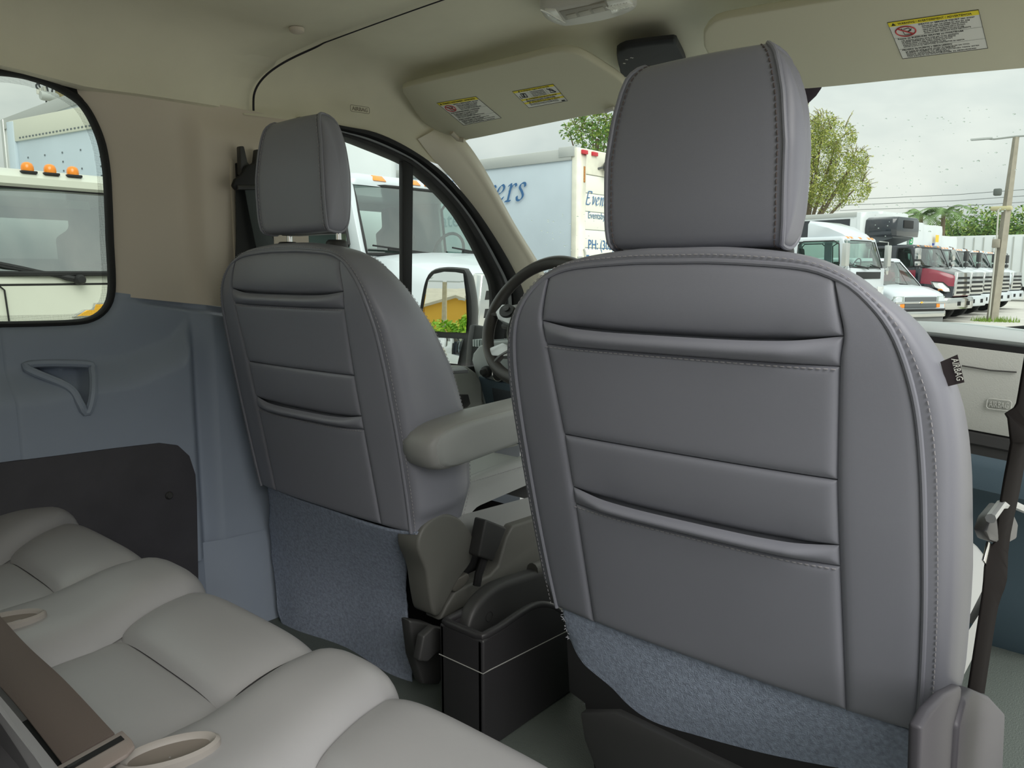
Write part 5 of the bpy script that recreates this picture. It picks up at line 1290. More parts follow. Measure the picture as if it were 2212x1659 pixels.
def conventional(label, X, Y, rot, up=PAINT, low=None, hood_low=None, boxspec=None, extra=None, chrome_bumper=False, group=None, near=False):
    root = empty('box_truck', (0, 0, 0), label, 'truck', group)
    HW = 1.02 if near else 1.13
    lo = low or up
    b, wsf = cab(root, up, -2.55, -.86, HW, .72, 1.76, 2.47, .26, [(-2.35, -1.78), (-1.62, -1.02)] if not near else [(-1.92, -1.02)], lowmat=lo)
    # hood
    secs = []
    for x, w, zt, zl in ((-.88, 1.10, 1.78, .74), (-.70, 1.06, 1.77, .72), (-.45, .97, 1.71, .72), (-.22, .84, 1.63, .74), (-.08, .70, 1.57, .78), (-.02, .60, 1.52, .82)):
        sec = []
        for k in range(41):
            t_ = k / 20 - 1
            yv = w * math.copysign(min(1, abs(t_) ** .75 * 1.0), t_)
            zv = zt - .10 * abs(t_) ** 2.2 - (zt - .12 - zl) * ss(.80, 1.0, abs(t_)) * 1.0
            sec.append((x, yv, zv))
        secs.append(sec)
    hv, hf = loft(secs, closed=False)
    hi_ = []
    for f in hf:
        zc_ = sum(hv[i][2] for i in f) / 4; tt = abs((min(i % 41 for i in f) + .5) / 20 - 1)
        hi_.append(1 if hood_low and tt > .78 and zc_ > 1.22 else 0)
    hd = mesh('hood', (hv, hf, hi_), up, root, smooth=60, mats=[up, hood_low or up])
    mesh('hood_nose', (secs[-1], [tuple(range(41))]), hood_low or up, hd)
    # fenders over the front wheels
    for s in (1, -1):
        arch = []
        for k in range(13):
            a = pi * (k / 12) * 1.0 - .1
            arch.append((-1.02 + .62 * math.cos(a), .55 + .58 * max(-.1, math.sin(a))))
        F_ = mesh('fender', loft([[(x, s * yy, z + dz) for x, z in arch] for yy, dz in ((.62, .03), (.98, .03), (1.10, .0), (1.13, -.06), (1.10, -.06), (.62, -.03))], closed=False), BLACKPT if low else up, root, smooth=50)
        hl = [(-.50, s * 1.075, 1.30), (-.22, s * .93, 1.28), (-.06, s * .80, 1.10), (-.03, s * .80, .98), (-.14, s * .95, .98), (-.40, s * 1.08, 1.12)]
        L_ = mesh('headlight', prism([(x, y + s * .02, z) for x, y, z in hl], (-.06, -s * .06, 0)), LAMP, root, bevel=.012)
        mesh('headlight_surround', tube([(x + .01, y + s * .022, z) for x, y, z in hl], .014, 6, closed=True), RUBBER, L_)
        mesh('turn_lamp', prism([(-.30, s * 1.055, 1.08), (-.20, s * 1.0, 1.07), (-.18, s * .985, 1.02), (-.30, s * 1.045, 1.03)], (.0, s * .015, 0)), AMBER, L_)
        wheel(root, -1.02, s * .95)
        wheel(root, -4.9, s * .86, w=.5)
        wheel(root, -6.1, s * .86, w=.5)
        # mirror on its bracket
        if not near: mesh('mirror_head', box(-.93, -.80, s * 1.32 - .11, s * 1.32 + .11, 1.98, 2.34), CHROME if low else BLACKP, root, bevel=.03)
        if not near: mesh('spot_mirror', box(-.92, -.80, s * 1.32 - .10, s * 1.32 + .10, 1.78, 1.93), CHROME if low else BLACKP, root, bevel=.03)
        if not near: mesh('mirror_bracket', tube([(-.9, s * 1.1, 2.42), (-.87, s * 1.32, 2.40), (-.87, s * 1.32, 1.74), (-.9, s * 1.1, 1.72)], .014, 6), BLACKP, root)
        mesh('door_handle', box(-1.75, -1.60, s * (HW + .01) - .012, s * (HW + .01) + .012, 1.60, 1.64), BLACKP, root, bevel=.006)
        sm = MB()
        for x in (-1.0, -1.95): sm.add(box(x - .006, x + .006, s * HW - .004, s * HW + .004, .82, 1.74))
        mesh('door_seam', sm.vf, RUBBER, b, kind='stuff')
        mesh('cab_step', box(-1.75, -1.05, s * 1.0 - .1, s * 1.0 + .1, .42, .56), BLACKP, root, bevel=.02)
    gr = mesh('grille', loft([[(.03, -.60, .86), (.03, .60, .86), (.03, .50, 1.58), (.03, -.50, 1.58)], [(-.06, -.62, .86), (-.06, .62, .86), (-.06, .52, 1.59), (-.06, -.52, 1.59)]]), CHROME, root, bevel=.015)
    for k in range(4):
        z = .92 + k * .15; w_ = .52 - (z - .86) * .10
        mesh('grille_slot', hexa([(.02, -w_, z), (.036, -w_, z), (.036, w_, z), (.02, w_, z)], [(.02, -w_ + .02, z + .075), (.036, -w_ + .02, z + .075), (.036, w_ - .02, z + .075), (.02, w_ - .02, z + .075)]), BLACKM, gr)
    bp = [(-.45, 1.14), (-.18, 1.14), (-.02, 1.02), (.07, .80), (.09, 0), (.07, -.80), (-.02, -1.02), (-.18, -1.14), (-.45, -1.14)]
    bm_ = mesh('bumper', loft([[(x * k - (.0 if k == 1 else .02), y * k, z) for x, y in bp] + [(x - .12, y * .9, z) for x, y in reversed(bp)] for z, k in ((.44, .98), (.50, 1), (.74, 1), (.80, .98))]), CHROME if chrome_bumper else PAINT, root, bevel=.01)
    for y in (-.42, -.30, .30, .42): mesh('tow_hole', box(.05, .098, y - .035, y + .035, .55, .68), BLACKM, bm_)
    mesh('chassis', box(-7.5, -.3, -.42, .42, .5, .72), BLACKM, root)
    markers(root, -1.14, (-.62, -.2, 0, .2, .62) if near else (-.75, -.22, 0, .22, .75), 2.40, 'box', (.06, .075, .05))
    wipers(root, wsf)
    if boxspec: cargo_box(root, *boxspec['dim'], **boxspec.get('kw', {}))
    if extra: extra(root)
    root.location = (X, Y, -.6); root.rotation_euler = (0, 0, R(rot))
    return root

# white conventional truck right outside the driver's window
near_t = conventional('white conventional cab truck with amber roof lamps right outside the driver window', -3.42, 5.22, 0, near=True,
    boxspec={'dim': (-8.6, -2.95, 1.22, 1.05, 3.75, BOXW), 'kw': {'rivets': True}})
# row parked further along, seen past the passenger seat
def reefer(root):
    r_ = mesh('cooling_unit', loft([[(-2.75 + a, y * w, z) for y, z in ((-1.0, 2.75), (-1.05, 3.0), (-1.0, 3.3), (-.85, 3.38), (.85, 3.38), (1.0, 3.3), (1.05, 3.0), (1.0, 2.75))] for a, w in ((0, 1), (.5, 1.0), (.85, .93), (.95, .8))]), BLACKPT, root, bevel=.03)
    mesh('unit_vent', box(-1.82, -1.77, -.35, .35, 3.02, 3.28), BLACKM, r_, bevel=.02)
    mesh('unit_belly', loft([[(-2.75, -.9, 2.45), (-2.75, .9, 2.45), (-2.75, .95, 2.76), (-2.75, -.95, 2.76)], [(-1.95, -.7, 2.70), (-1.95, .7, 2.70), (-1.95, .8, 2.78), (-1.95, -.8, 2.78)]]), M('unit_grey', (110, 116, 120), .35), r_)
red_t = conventional('black and maroon truck with chrome bumper and black cooling unit above its cab', -4.05, 27.9, -10, up=BLACKPT, low=BLACKPT, hood_low=REDPT, chrome_bumper=True,
    boxspec={'dim': (-9.5, -2.8, 1.25, 1.0, 3.55, BOXW), 'kw': {'side_band': (1.75, 2.35)}}, extra=reefer)
mesh('door_stripe', MB().add(box(-2.3, -.98, -1.142, -1.128, 1.30, 1.66)).add(box(-2.3, -.98, 1.128, 1.142, 1.30, 1.66)).vf, REDPT, red_t, bevel=.004)
row = []
for k, (X, Y, rot, lab, z1) in enumerate((
    (-4.1, 30.5, -10, 'white truck parked next behind the black and maroon truck', 3.75),
    (-4.15, 33.2, -10, 'white truck with a green leaf mark on its box, second white one along', 3.55),
    (-4.1, 36.3, -10, 'white truck with a blue and yellow mark on its box, third white one along', 3.55),
    (-4.05, 39.2, -10, 'white truck farthest along the row, beyond the lamp post', 3.2))):
    def ex(root, k=k, z1=z1):
        if k == 1:
            g_ = mesh('leaf_mark', prism([(-2.76, y, z) for y, z in ((-.45, 2.55), (-.45, 3.05), (-.15, 3.3), (-.15, 2.75), (-.3, 2.5))], (.015, 0, 0)), M('mark_green', (20, 140, 80), .6), root)
            mesh('mark_letter', text_vf('S', .42, frame_xf((-2.738, -.42, 2.72), (0, 1, 0), (0, 0, 1)), ext=.002), WHITE, g_, smooth=0)
        if k == 2:
            g_ = mesh('figure_mark', prism([(-2.76, y, z) for y, z in ((-.2, 2.35), (-.2, 2.8), (0, 2.8), (0, 2.35))], (.015, 0, 0)), M('mark_blue', (40, 60, 140), .6), root)
            mesh('sun_mark', prism([(-2.76, y, z) for y, z in ((.1, 2.85), (.1, 3.15), (.4, 3.15), (.4, 2.85))], (.015, 0, 0)), M('mark_yellow', (240, 190, 60), .6), root)
    row.append(conventional(lab, X, Y, rot, boxspec={'dim': (-9.0, -2.95, 1.2, 1.0, z1, BOXW), 'kw': {'rails': False}}, extra=ex))

# low cab forward truck facing the quarter window
lcf = empty('cab_over_truck', (0, 0, 0), 'cream low cab truck with gold emblem and round amber lamps facing the quarter window', 'truck')
b, wsf = cab(lcf, PAINT_C, -1.75, -.06, 1.0, .55, 1.60, 2.20, .17, [(-1.35, -.45)], glass_front=TGL3, top_in=.05)
mesh('front_panel', loft([[(x, y, z) for y in [-.99 + 1.98 * k / 16 for k in range(17)] for x in [.0 - .10 * abs(y) ** 4]] for z in (.60, 1.0, 1.35, 1.522)], closed=False), PAINT_C, lcf)
mesh('scuttle_panel', loft([[(x - dx, y, z) for y in [-.99 + 1.98 * k / 16 for k in range(17)] for x in [.0 - .10 * abs(y) ** 4]] for z, dx in ((1.534, .004), (1.57, .006), (1.60, .03), (1.61, .07))], closed=False), PAINT_C, lcf)
mesh('panel_gap', tube([(.0 - .10 * abs(y) ** 4 - .002, y, 1.528) for y in [-.98 + 1.96 * k / 20 for k in range(21)]], .006, 5), RUBBER, lcf)
mesh('panel_gap', tube([(.002, -.545, 1.52), (.003, -.525, 1.50), (.003, -.515, 1.3), (.003, -.50, 1.05), (.003, -.50, .7)], .005, 5), RUBBER, lcf)
mesh('brow', loft([[(x - dx, y, z) for y in [-.94 + 1.88 * k / 16 for k in range(17)] for x in [-.18 - .05 * abs(y) ** 4]] for z, dx in ((2.085, -.01), (2.10, -.035), (2.14, -.035), (2.185, .03), (2.2, .12))], closed=False), PAINT_C, lcf)
markers(lcf, -.20, (-.29, -.17, -.045, .5, .75), 2.178, 'dome')
def emblem(root, c, w, h, d):
    o = [(-.5, -.12), (-.30, .20), (-.14, .20), (-.10, .50), (.14, .50), (.20, .20), (.5, .20), (.34, -.12), (.14, -.12), (.10, -.42), (-.14, -.42), (-.18, -.12)]
    P = [Vector((c[0], c[1] + a * w, c[2] + b_ * h)) for a, b_ in o]
    cc = sum(P, Vector()) / len(P)
    e = mesh('emblem', loft([[p for p in P], [p + Vector((d * .6, 0, 0)) for p in P], [cc + (p - cc) * .96 + Vector((d, 0, 0)) for p in P]]), CHROME, root, smooth=0)
    mesh('emblem_gold', loft([[cc + (p - cc) * .86 + Vector((d, 0, 0)) for p in P], [cc + (p - cc) * .80 + Vector((d * 1.25, 0, 0)) for p in P]]), M('emblem_gold', (240, 180, 40), .3, coat=.6), e, smooth=0)
emblem(lcf, (.002, -.03, 1.352), .32, .125, .015)
for (p0, p1, p2) in (((.03, -.145, 1.555), (.0, -.34, 1.60), (-.03, -.62, 1.665)), ((.03, .62, 1.555), (-.01, .3, 1.63), (-.03, -.03, 1.642))):
    wa = mesh('wiper', tube(spline([p0, p1, p2], 16), [.020] * 3 + [.013] * 13, 8), RUBBER, lcf)
    a = Vector(p1); c_ = Vector(p2)
    mesh('wiper_blade', tube([a + Vector((.01, .12, -.03)), a.lerp(c_, .6) + Vector((.01, 0, -.012)), c_ + (c_ - a) * .35], .009, 6), RUBBER, wa)
    mesh('wiper_pivot', lathe([(.03, -.01), (.03, .03), (.02, .045), (0, .046)], 14, p0, 'x'), RUBBER, wa)
mesh('washer_hose', tube([(.02, -.17, 1.555), (.022, -.22, 1.572), (.02, -.255, 1.577)], .006, 6), RUBBER, lcf)
mesh('mirror_reflection', prism([(-.20, -.10, 1.98), (-.20, .04, 1.98), (-.20, .03, 2.03), (-.20, -.09, 2.03)], (.004, 0, 0)), WHITE, lcf)  # white plate painted in for the reflection at the cab mirror
mesh('bumper', box(-.15, .04, -1.0, 1.0, .36, .60), PAINT_C, lcf, bevel=.03)
for s in (1, -1):
    mesh('headlight', box(-.03, .012, s * .75 - .15, s * .75 + .15, .72, .95), LAMP, lcf, bevel=.01)
    wheel(lcf, -.75, s * .85, .40, .24); wheel(lcf, -4.0, s * .80, .40, .4)
mesh('chassis', box(-6, -.2, -.4, .4, .45, .6), BLACKM, lcf)
cargo_box(lcf, -6.4, -2.0, 1.05, .95, 2.15, BOXW, cap=False)
lcf.location = (-4.0, 1.98, -.6)

# white cab over truck with roof fairing
co = empty('cab_over_truck', (0, 0, 0), 'white crew cab over truck with a roof fairing, left of the parked van', 'truck')
b, wsf = cab(co, PAINT, -2.45, 0, 1.0, .75, 1.72, 2.50, .22, [(-2.30, -1.62), (-1.40, -.25)], top_in=.06)
mesh('roof_fairing', loft([[(x, -w, 2.46), (x, -w, 2.46 + h * .8), (x, -w + .1, 2.46 + h), (x, w - .1, 2.46 + h), (x, w, 2.46 + h * .8), (x, w, 2.46)] for x, w, h in ((-1.25, .78, .46), (-1.1, .80, .44), (-.7, .80, .32), (-.35, .74, .12), (-.25, .68, .02))]), PAINT, co, smooth=50)
markers(co, -.24, (-.7, -.5, 0, .5, .7), 2.44, 'box', (.05, .07, .05))
wipers(co, wsf)
mesh('front_panel', box(-.02, .05, -.98, .98, 1.0, 1.70), PAINT, co, bevel=.03)
mesh('front_grille', box(.04, .07, -.7, .7, 1.42, 1.60), RUBBER, co, bevel=.01)
mesh('bumper', box(-.05, .12, -1.02, 1.02, .45, .78), PAINT, co, bevel=.03)
for s in (1, -1):
    mesh('mirror_head', box(-.06, .06, s * 1.22 - .10, s * 1.22 + .10, 1.74, 2.30), ALU, co, bevel=.02)
    mesh('spot_mirror', lathe([(.0, -.03), (.08, -.02), (.10, .02), (.0, .05)], 16, (.0, s * 1.22, 1.62), 'x'), CHROME, co)
    mesh('mirror_bracket', tube([(-.15, s * .98, 2.40), (.0, s * 1.2, 2.38), (.0, s * 1.2, 1.55), (-.15, s * 1.0, 1.5)], .014, 6), ALU, co)
    mesh('headlight', box(.03, .075, s * .75 - .18, s * .75 + .18, 1.0, 1.22), LAMP, co, bevel=.01)
    sm = MB()
    for x in (-.12, -1.5): sm.add(box(x - .008, x + .008, s * 1.0 - .004, s * 1.0 + .004, .85, 1.72))
    mesh('door_seam', sm.vf, RUBBER, b, kind='stuff')
    wheel(co, -.8, s * .88, .42, .25); wheel(co, -5.0, s * .85, .42, .45)
mesh('chassis', box(-7, -.2, -.4, .4, .5, .75), BLACKM, co)
cargo_box(co, -7.5, -2.7, 1.1, 1.0, 2.35, BOXW)
co.location = (-5.05, 21.2, -.6); co.rotation_euler = (0, 0, R(-8))

# white van numbered C28
van = empty('cargo_van', (0, 0, 0), 'white van lettered C28 parked in front of the black and maroon truck', 'van')
secs = []
for x, w, zt in ((-5.2, .98, 2.10), (-2.2, .98, 2.12), (-1.95, .98, 2.08)): pass
b, wsf = cab(van, PAINT, -2.6, -.92, .98, .42, 1.22, 2.0, .72, [(-2.45, -1.85), (-1.72, -1.12)], top_in=.10)
mesh('van_body', box(-5.4, -2.6, -.98, .98, .42, 2.02), PAINT, van, bevel=.06, seg=3)
hs = []
for x, w, zt, zl in ((-.94, .96, 1.24, .45), (-.6, .95, 1.20, .45), (-.25, .93, 1.10, .45), (-.06, .90, 1.02, .5), (0, .86, .94, .55)):
    hs.append([(x, -w, zl), (x, -w, zt - .12), (x, -w + .06, zt - .03), (x, -w * .6, zt), (x, 0, zt + .02), (x, w * .6, zt), (x, w - .06, zt - .03), (x, w, zt - .12), (x, w, zl)])
vh_ = mesh('hood', loft(hs, closed=False), PAINT, van, smooth=50)
mesh('hood_nose', (hs[-1], [tuple(range(9))]), PAINT, vh_)
vg_ = mesh('grille', box(-.02, .02, -.55, .55, .62, .92), M('grille_grey', (90, 94, 96), .5), van, bevel=.008)
mesh('grille_bar', box(.0, .035, -.88, .88, .745, .80), CHROME, van, bevel=.01)
emblem(van, (.033, 0, .772), .16, .07, .012)
mesh('bumper_top', loft([[(-.3, -.98, z), (-.05, -.96, z), (.10, -.75, z), (.14, 0, z), (.10, .75, z), (-.05, .96, z), (-.3, .98, z), (-.35, 0, z)] for z in (.545, .60)]), RUBBER, van, bevel=.01)
mesh('bumper', loft([[(-.3, -.99, z), (-.04, -.97, z), (.11, -.76, z), (.15, 0, z), (.11, .76, z), (-.04, .97, z), (-.3, .99, z), (-.35, 0, z)] for z in (.38, .54)]), CHROME, van, bevel=.02)
mesh('air_dam', box(-.3, .05, -.8, .8, .22, .38), M('dam_grey', (110, 112, 112), .6), van, bevel=.02)
for s in (1, -1):
    mesh('headlight', prism([(.012, s * .58, .80), (.012, s * .58, .94), (-.02, s * .88, .94), (-.06, s * .92, .80)], (-.05, 0, 0)), M('van_lamp', (150, 160, 156), .15, coat=.8), van, bevel=.008)
    mesh('turn_lamp', prism([(.020, s * .56, .63), (.020, s * .56, .735), (-.03, s * .91, .735), (-.03, s * .91, .63)], (-.05, 0, 0)), AMBER, van, bevel=.008)
    wheel(van, -.95, s * .86, .37, .24); wheel(van, -4.4, s * .86, .37, .24)
    ar_ = [(-.95 + .46 * math.cos(pi * k / 14), s * .965, .38 + .46 * math.sin(pi * k / 14)) for k in range(15)]
    mesh('wheel_arch', prism(ar_, (0, s * .02, 0)), BLACKM, van)
    mesh('number_lettering', text_vf('C28', .20, frame_xf((-.90 if s < 0 else -.5, s * .972, 1.0), (1 if s < 0 else -1, 0, 0), (0, 0, 1)), ext=.002), M('mark_blue', (40, 60, 140), .6), van, smooth=0)
wipers(van, wsf)
mesh('aerial', tube([(-.75, -.8, 1.2), (-.95, -.82, 2.0)], .006, 5), RUBBER, van)
van.location = (-4.2, 23.3, -.6); van.rotation_euler = (0, 0, R(-31))

# lettered box truck standing tail out beyond the near truck
cat = empty('box_truck', (0, 0, 0), 'white box truck with blue lettering and spotlight, tail towards us ahead', 'truck')
b = mesh('cargo_box', box(-6.6, 0, -1.22, 1.22, 1.05, 3.16), BOXG, cat, bevel=.01)
mesh('rear_frame', MB().add(box(-.05, .03, -1.23, -1.02, .95, 3.17)).add(box(-.05, .03, 1.02, 1.23, .95, 3.17)).add(box(-.05, .03, -1.02, 1.02, 2.86, 3.17)).vf, M('frame_cream', (222, 220, 204), .5, None, (6, .10)), b, bevel=.008)
for s in (1, -1): mesh('top_rail', box(-6.6, -.05, s * 1.22 - .02, s * 1.22 + .015, 3.02, 3.17), ALU, b, bevel=.006)
mesh('rail_end', box(-.25, .0, -1.25, -1.21, 3.06, 3.19), ALU, b, bevel=.006)
for k in range(8):
    z = .98 + k * .235
    mesh('door_slat', box(.0, .02, -1.02, 1.02, z, z + .227), M('shutter_cream', (226, 226, 214), .5), b, bevel=.004)
for y in (-1.08, -.85, -.4, .4, .85, 1.08): mesh('clearance_lamp', box(.02, .06, y - .06, y + .06, 3.10, 3.15), M('lamp_red', (190, 50, 60), .3), b, bevel=.006)
sp_ = mesh('spotlight', lathe([(.02, -.07), (.07, -.05), (.085, 0), (.085, .03)], 18, (.12, -.62, 2.98), 'x'), M('spot_grey', (70, 74, 74), .5), cat)
mesh('spot_lens', lathe([(0, .025), (.08, .026), (.08, .032), (0, .036)], 18, (.12, -.62, 2.98), 'x'), M('lens_pale', (220, 220, 200), .3), sp_)
mesh('spot_bracket', tube([(.03, -.75, 2.95), (.08, -.70, 2.97)], .015, 6), M('spot_grey', (70, 74, 74), .5), sp_)
for z in (1.25, 1.75): mesh('hinge_strap', box(.03, .05, -1.20, -1.10, z, z + .05), ALU, b, bevel=.004)
mesh('door_latch', tube([(.04, -1.06, 1.62), (.05, -1.04, 1.72), (.05, -1.04, 1.85), (.04, -1.06, 1.9)], .012, 6), ALU, b)
mesh('rust_streak', MB().add(box(.031, .033, -1.08, -1.04, 2.75, 2.95)).add(box(.031, .033, -.3, .4, 2.86, 2.875)).vf, M('rust', (170, 120, 70), .9, None, (60, .3)), b)
BLUE = M('lettering_blue', (58, 104, 150), .6)
BLUE2 = M('lettering_slate', (96, 124, 148), .6)
# broad nib italic letters
def nib(strokes, th=R(38), pw=.16, thin=.035):
    """sweep a slanted pen along strokes given in x-height units"""
    V = []; F = []
    d = Vector((math.cos(th), math.sin(th), 0)) * pw / 2; e = Vector((-math.sin(th), math.cos(th), 0)) * thin / 2
    mb_ = MB()
    for st_ in strokes:
        P = spline([(x, y, 0) for x, y in st_], max(2, 6 * (len(st_) - 1) + 1)) if len(st_) > 2 else [Vector((*q_, 0)) for q_ in st_]
        for a, b_ in zip(P, P[1:]):
            cs = [p + s1 * d + s2 * e for p in (a, b_) for s1 in (1, -1) for s2 in (1, -1)]
            # convex hull of the two pen positions
            pts = sorted(set((round(p.x, 5), round(p.y, 5)) for p in cs))
            def half(ps):
                h = []
                for p in ps:
                    while len(h) > 1 and (h[-1][0] - h[-2][0]) * (p[1] - h[-2][1]) - (h[-1][1] - h[-2][1]) * (p[0] - h[-2][0]) <= 0: h.pop()
                    h.append(p)
                return h[:-1]
            hull = half(pts) + half(pts[::-1])
            mb_.add(([(x, y, 0) for x, y in hull], [tuple(range(len(hull)))]))
    return mb_.vf
GL_ = {
 'r': ([[(.08, .88), (.2, .95), (.14, .05)], [(.16, .6), (.3, .88), (.46, .96), (.52, .84)], [(.0, .02), (.28, .02)]], .52),
 'e': ([[(.06, .42), (.28, .52), (.42, .68), (.44, .86), (.32, .97), (.16, .82), (.06, .5), (.08, .2), (.2, .03), (.36, .08), (.48, .26)]], .56),
 's': ([[(.44, .78), (.4, .95), (.22, .95), (.14, .75), (.3, .5), (.4, .25), (.28, .03), (.1, .05), (.05, .24)]], .52),
 'v': ([[(.02, .9), (.14, .95), (.2, .05)], [(.2, .05), (.44, .5), (.46, .95)]], .52),
 'n': ([[(.04, .88), (.14, .95), (.1, .02)], [(.12, .55), (.28, .88), (.42, .95), (.46, .8), (.42, .1), (.5, .03), (.58, .14)]], .64),
 't': ([[(.2, 1.4), (.14, .9), (.1, .15), (.2, .02), (.34, .14)], [(.02, .95), (.34, .95)]], .38),
 'b': ([[(.1, 1.6), (.08, .1)], [(.08, .6), (.26, .92), (.44, .88), (.48, .55), (.36, .1), (.2, .02), (.08, .12)]], .58),
 'y': ([[(.02, .9), (.14, .95), (.2, .1)], [(.48, .95), (.36, .3), (.2, -.25), (.02, -.42), (-.06, -.32)]], .54),
 'a': ([[(.44, .9), (.26, .95), (.1, .7), (.06, .3), (.16, .03), (.32, .2), (.44, .6)], [(.46, .95), (.42, .12), (.5, .02), (.58, .14)]], .62),
 'E': ([[(.2, 1.5), (.08, .02)], [(.2, 1.5), (.72, 1.5), (.72, 1.3)], [(.12, .78), (.5, .78)], [(.08, .02), (.6, .02), (.66, .25)]], .8),
 'C': ([[(.78, 1.2), (.68, 1.5), (.4, 1.5), (.12, 1.1), (.1, .5), (.3, .03), (.56, .05), (.74, .35)]], .86),
 ' ': ([], .38)}
def italic(word, o, xd, up, xh):
    mb_ = MB(); cx = 0; xf = frame_xf(o, xd, up); n_ = 0
    for ch in word:
        s_, adv = GL_[ch]
        if s_:
            V, F = nib(s_, pw=.13)[:2]
            for f in F:
                n_ += 1
                mb_.add(([xf @ Vector(((cx + V[i][0] * 1.28 + .22 * V[i][1]) * xh, V[i][1] * xh, .004 + n_ * .00006)) for i in f], [tuple(range(len(f)))]))
        cx += adv * 1.5
    return mb_.vf, cx * xh
w_ = italic('Caterers', (0, 0, 0), (1, 0, 0), (0, 1, 0), .235)[1]
mesh('side_lettering', italic('Caterers', (-.80 - w_, -1.222, 2.56), (1, 0, 0), (0, 0, 1), .235)[0], BLUE, b, smooth=0)
mesh('mail_lettering', text_vf('EventsbyExecutiveCaterers@', .30, frame_xf((-1.28, -1.222, 2.26), (1, 0, 0), (0, 0, 1)), ext=.003, align='RIGHT'), M('lettering_teal', (110, 150, 160), .6), b, smooth=0)
mesh('rear_lettering', italic('Events by E', (.024, -1.02, 2.475), (0, 1, 0), (0, 0, 1), .112)[0], BLUE, b, smooth=0)
for txt, y, z, s_ in (('EventsbyExecuti', -.96, 2.30, .125), ('PH: (305) 935-', -.95, 1.90, .18), ('Fax: (305) 93', -.99, 1.70, .18)):
    mesh('rear_lettering', text_vf(txt, s_, frame_xf((.024, y, z), (0, 1, 0), (0, 0, 1)), ext=.002, sx=.92), BLUE if s_ > .15 else BLUE2, b, smooth=0)
for s in (1, -1): wheel(cat, -1.6, s * .85, .45, .5); wheel(cat, -6.4, s * .95, .45, .28)
mesh('rear_step', box(-.1, .12, -1.0, 1.0, .55, .70), BLACKM, cat, bevel=.02)
mesh('chassis', box(-7, -.1, -.4, .4, .6, .95), BLACKM, cat)
mesh('cab_body', box(-8.2, -6.8, -1.05, 1.05, .6, 2.4), PAINT, cat, bevel=.12, seg=3)
cat.location = (-5.0, 9.47, -.6)

# grey box body beyond the low cab truck, seen through the quarter window
gb2 = [(-8.7187,3.0523,2.6),(-7.1474,3.2956,2.6)]
A, B = Vector(gb2[0]), Vector(gb2[1])
dirv = (B - A).normalized(); per = Vector((-dirv.y, dirv.x, 0))
if per.y < 0: per = -per
gt = empty('box_truck', (0, 0, 0), 'grey riveted box body standing behind the low cab truck', 'truck')
Lb = (B - A).length + .6
gbx = mesh('cargo_box', box(0, Lb, 0, 1.2, .95, 3.18), BOXG, gt, bevel=.01)
mesh('top_rail', box(0, Lb, -.02, .02, 2.98, 3.2), M('rail_cream', (206, 206, 190), .5), gbx, bevel=.006)
mesh('corner_post', box(-.03, .10, -.03, .03, .95, 3.19), BOXG, gbx, bevel=.008)
rv = MB()
for i in range(int(Lb / .33)):
    x = .30 + i * .33
    for k in range(11 if i % 2 else 21):
        z = 1.0 + k * (.18 if i % 2 else .09); rv.add(box(x - .008, x + .008, -.006, .0, z - .008, z + .008))
for i in range(90): rv.add(box(.2 + i * .065, .225 + i * .065, -.026, -.02, 3.0, 3.015))
mesh('rivets', rv.vf, M('rivet_dark', (96, 104, 108), .6), gbx, kind='stuff', smooth=0)
for x in (.6, Lb - .6):
    for y in (.2, 1.0): wheel(gt, x, y, .45, .3)
mesh('chassis', box(-1.6, Lb, .4, .8, .6, .95), BLACKM, gt)
mesh('cab_body', box(-1.7, -.3, .05, 1.15, .6, 2.3), PAINT, gt, bevel=.12, seg=3)
gt.location = (A.x, A.y, -.6); gt.rotation_euler = (0, 0, math.atan2(dirv.y, dirv.x))
# ------------------------------------------------------------------ poles, wires, trees
CONC = M('pole_concrete', (150, 144, 130), .9, None, (5, .10))
WOOD = M('pole_wood', (150, 140, 104), .9, None, (8, .15))
lp_ = empty('lamp_post', (-3.35, 29.4, -.6), 'grey concrete lamp post with two arms among the parked trucks', 'lamp post')
topv = [(-3.1743,29.4,5.2044)][0]
mesh('post', tube([(-3.38, 29.4, -.6), (-3.38 + (topv[0] + 3.38) * .5, 29.4, (topv[2] - .6) / 2), topv], [.17, .14, .09], 4), CONC, lp_, smooth=0)
for s in (1, -1):
    a_ = mesh('lamp_arm', tube([(topv[0], 29.4, topv[2] + .02), (topv[0] + s * .6, 29.4, topv[2] + .0), (topv[0] + s * .8, 29.4, topv[2] + .04)], .03, 6), M('arm_grey', (150, 154, 150), .5), lp_)
    mesh('lamp_head', loft([[(topv[0] + s * x, 29.4 + y * w, topv[2] + z + .02 * x) for y, z in ((-.12, 0), (.12, 0), (.08, .05), (-.08, .05))] for x, w in ((.65, .7), (.9, 1), (1.25, .8))]), M('arm_grey', (150, 154, 150), .5), a_)
q = [(-3.4636,29.3,3.5088),(-3.3972,29.3,2.9843),(-3.4273,29.3,1.9057)]
mesh('flood_lamp', box(q[0][0] - .16, q[0][0] + .06, 29.1, 29.3, q[0][2] - .10, q[0][2] + .12), M('flood_grey', (90, 96, 92), .5), lp_, bevel=.04)
mesh('collar', MB().add(box(q[1][0] - .30, q[1][0] + .30, 29.25, 29.55, q[1][2] - .04, q[1][2] + .10)).vf, M('collar_tan', (186, 180, 140), .6), lp_, bevel=.05)
mesh('junction_box', box(q[2][0] - .12, q[2][0] + .10, 29.2, 29.36, q[2][2] - .14, q[2][2] + .14), CONC, lp_, bevel=.03)
mesh('conduit', tube([(q[1][0] - .06, 29.26, q[1][2]), (q[2][0], 29.24, q[2][2]), (q[2][0] - .02, 29.22, -.5)], .025, 6), M('conduit_white', (190, 190, 180), .5), lp_)
gt_ = MB(); rnd = random.Random(2)
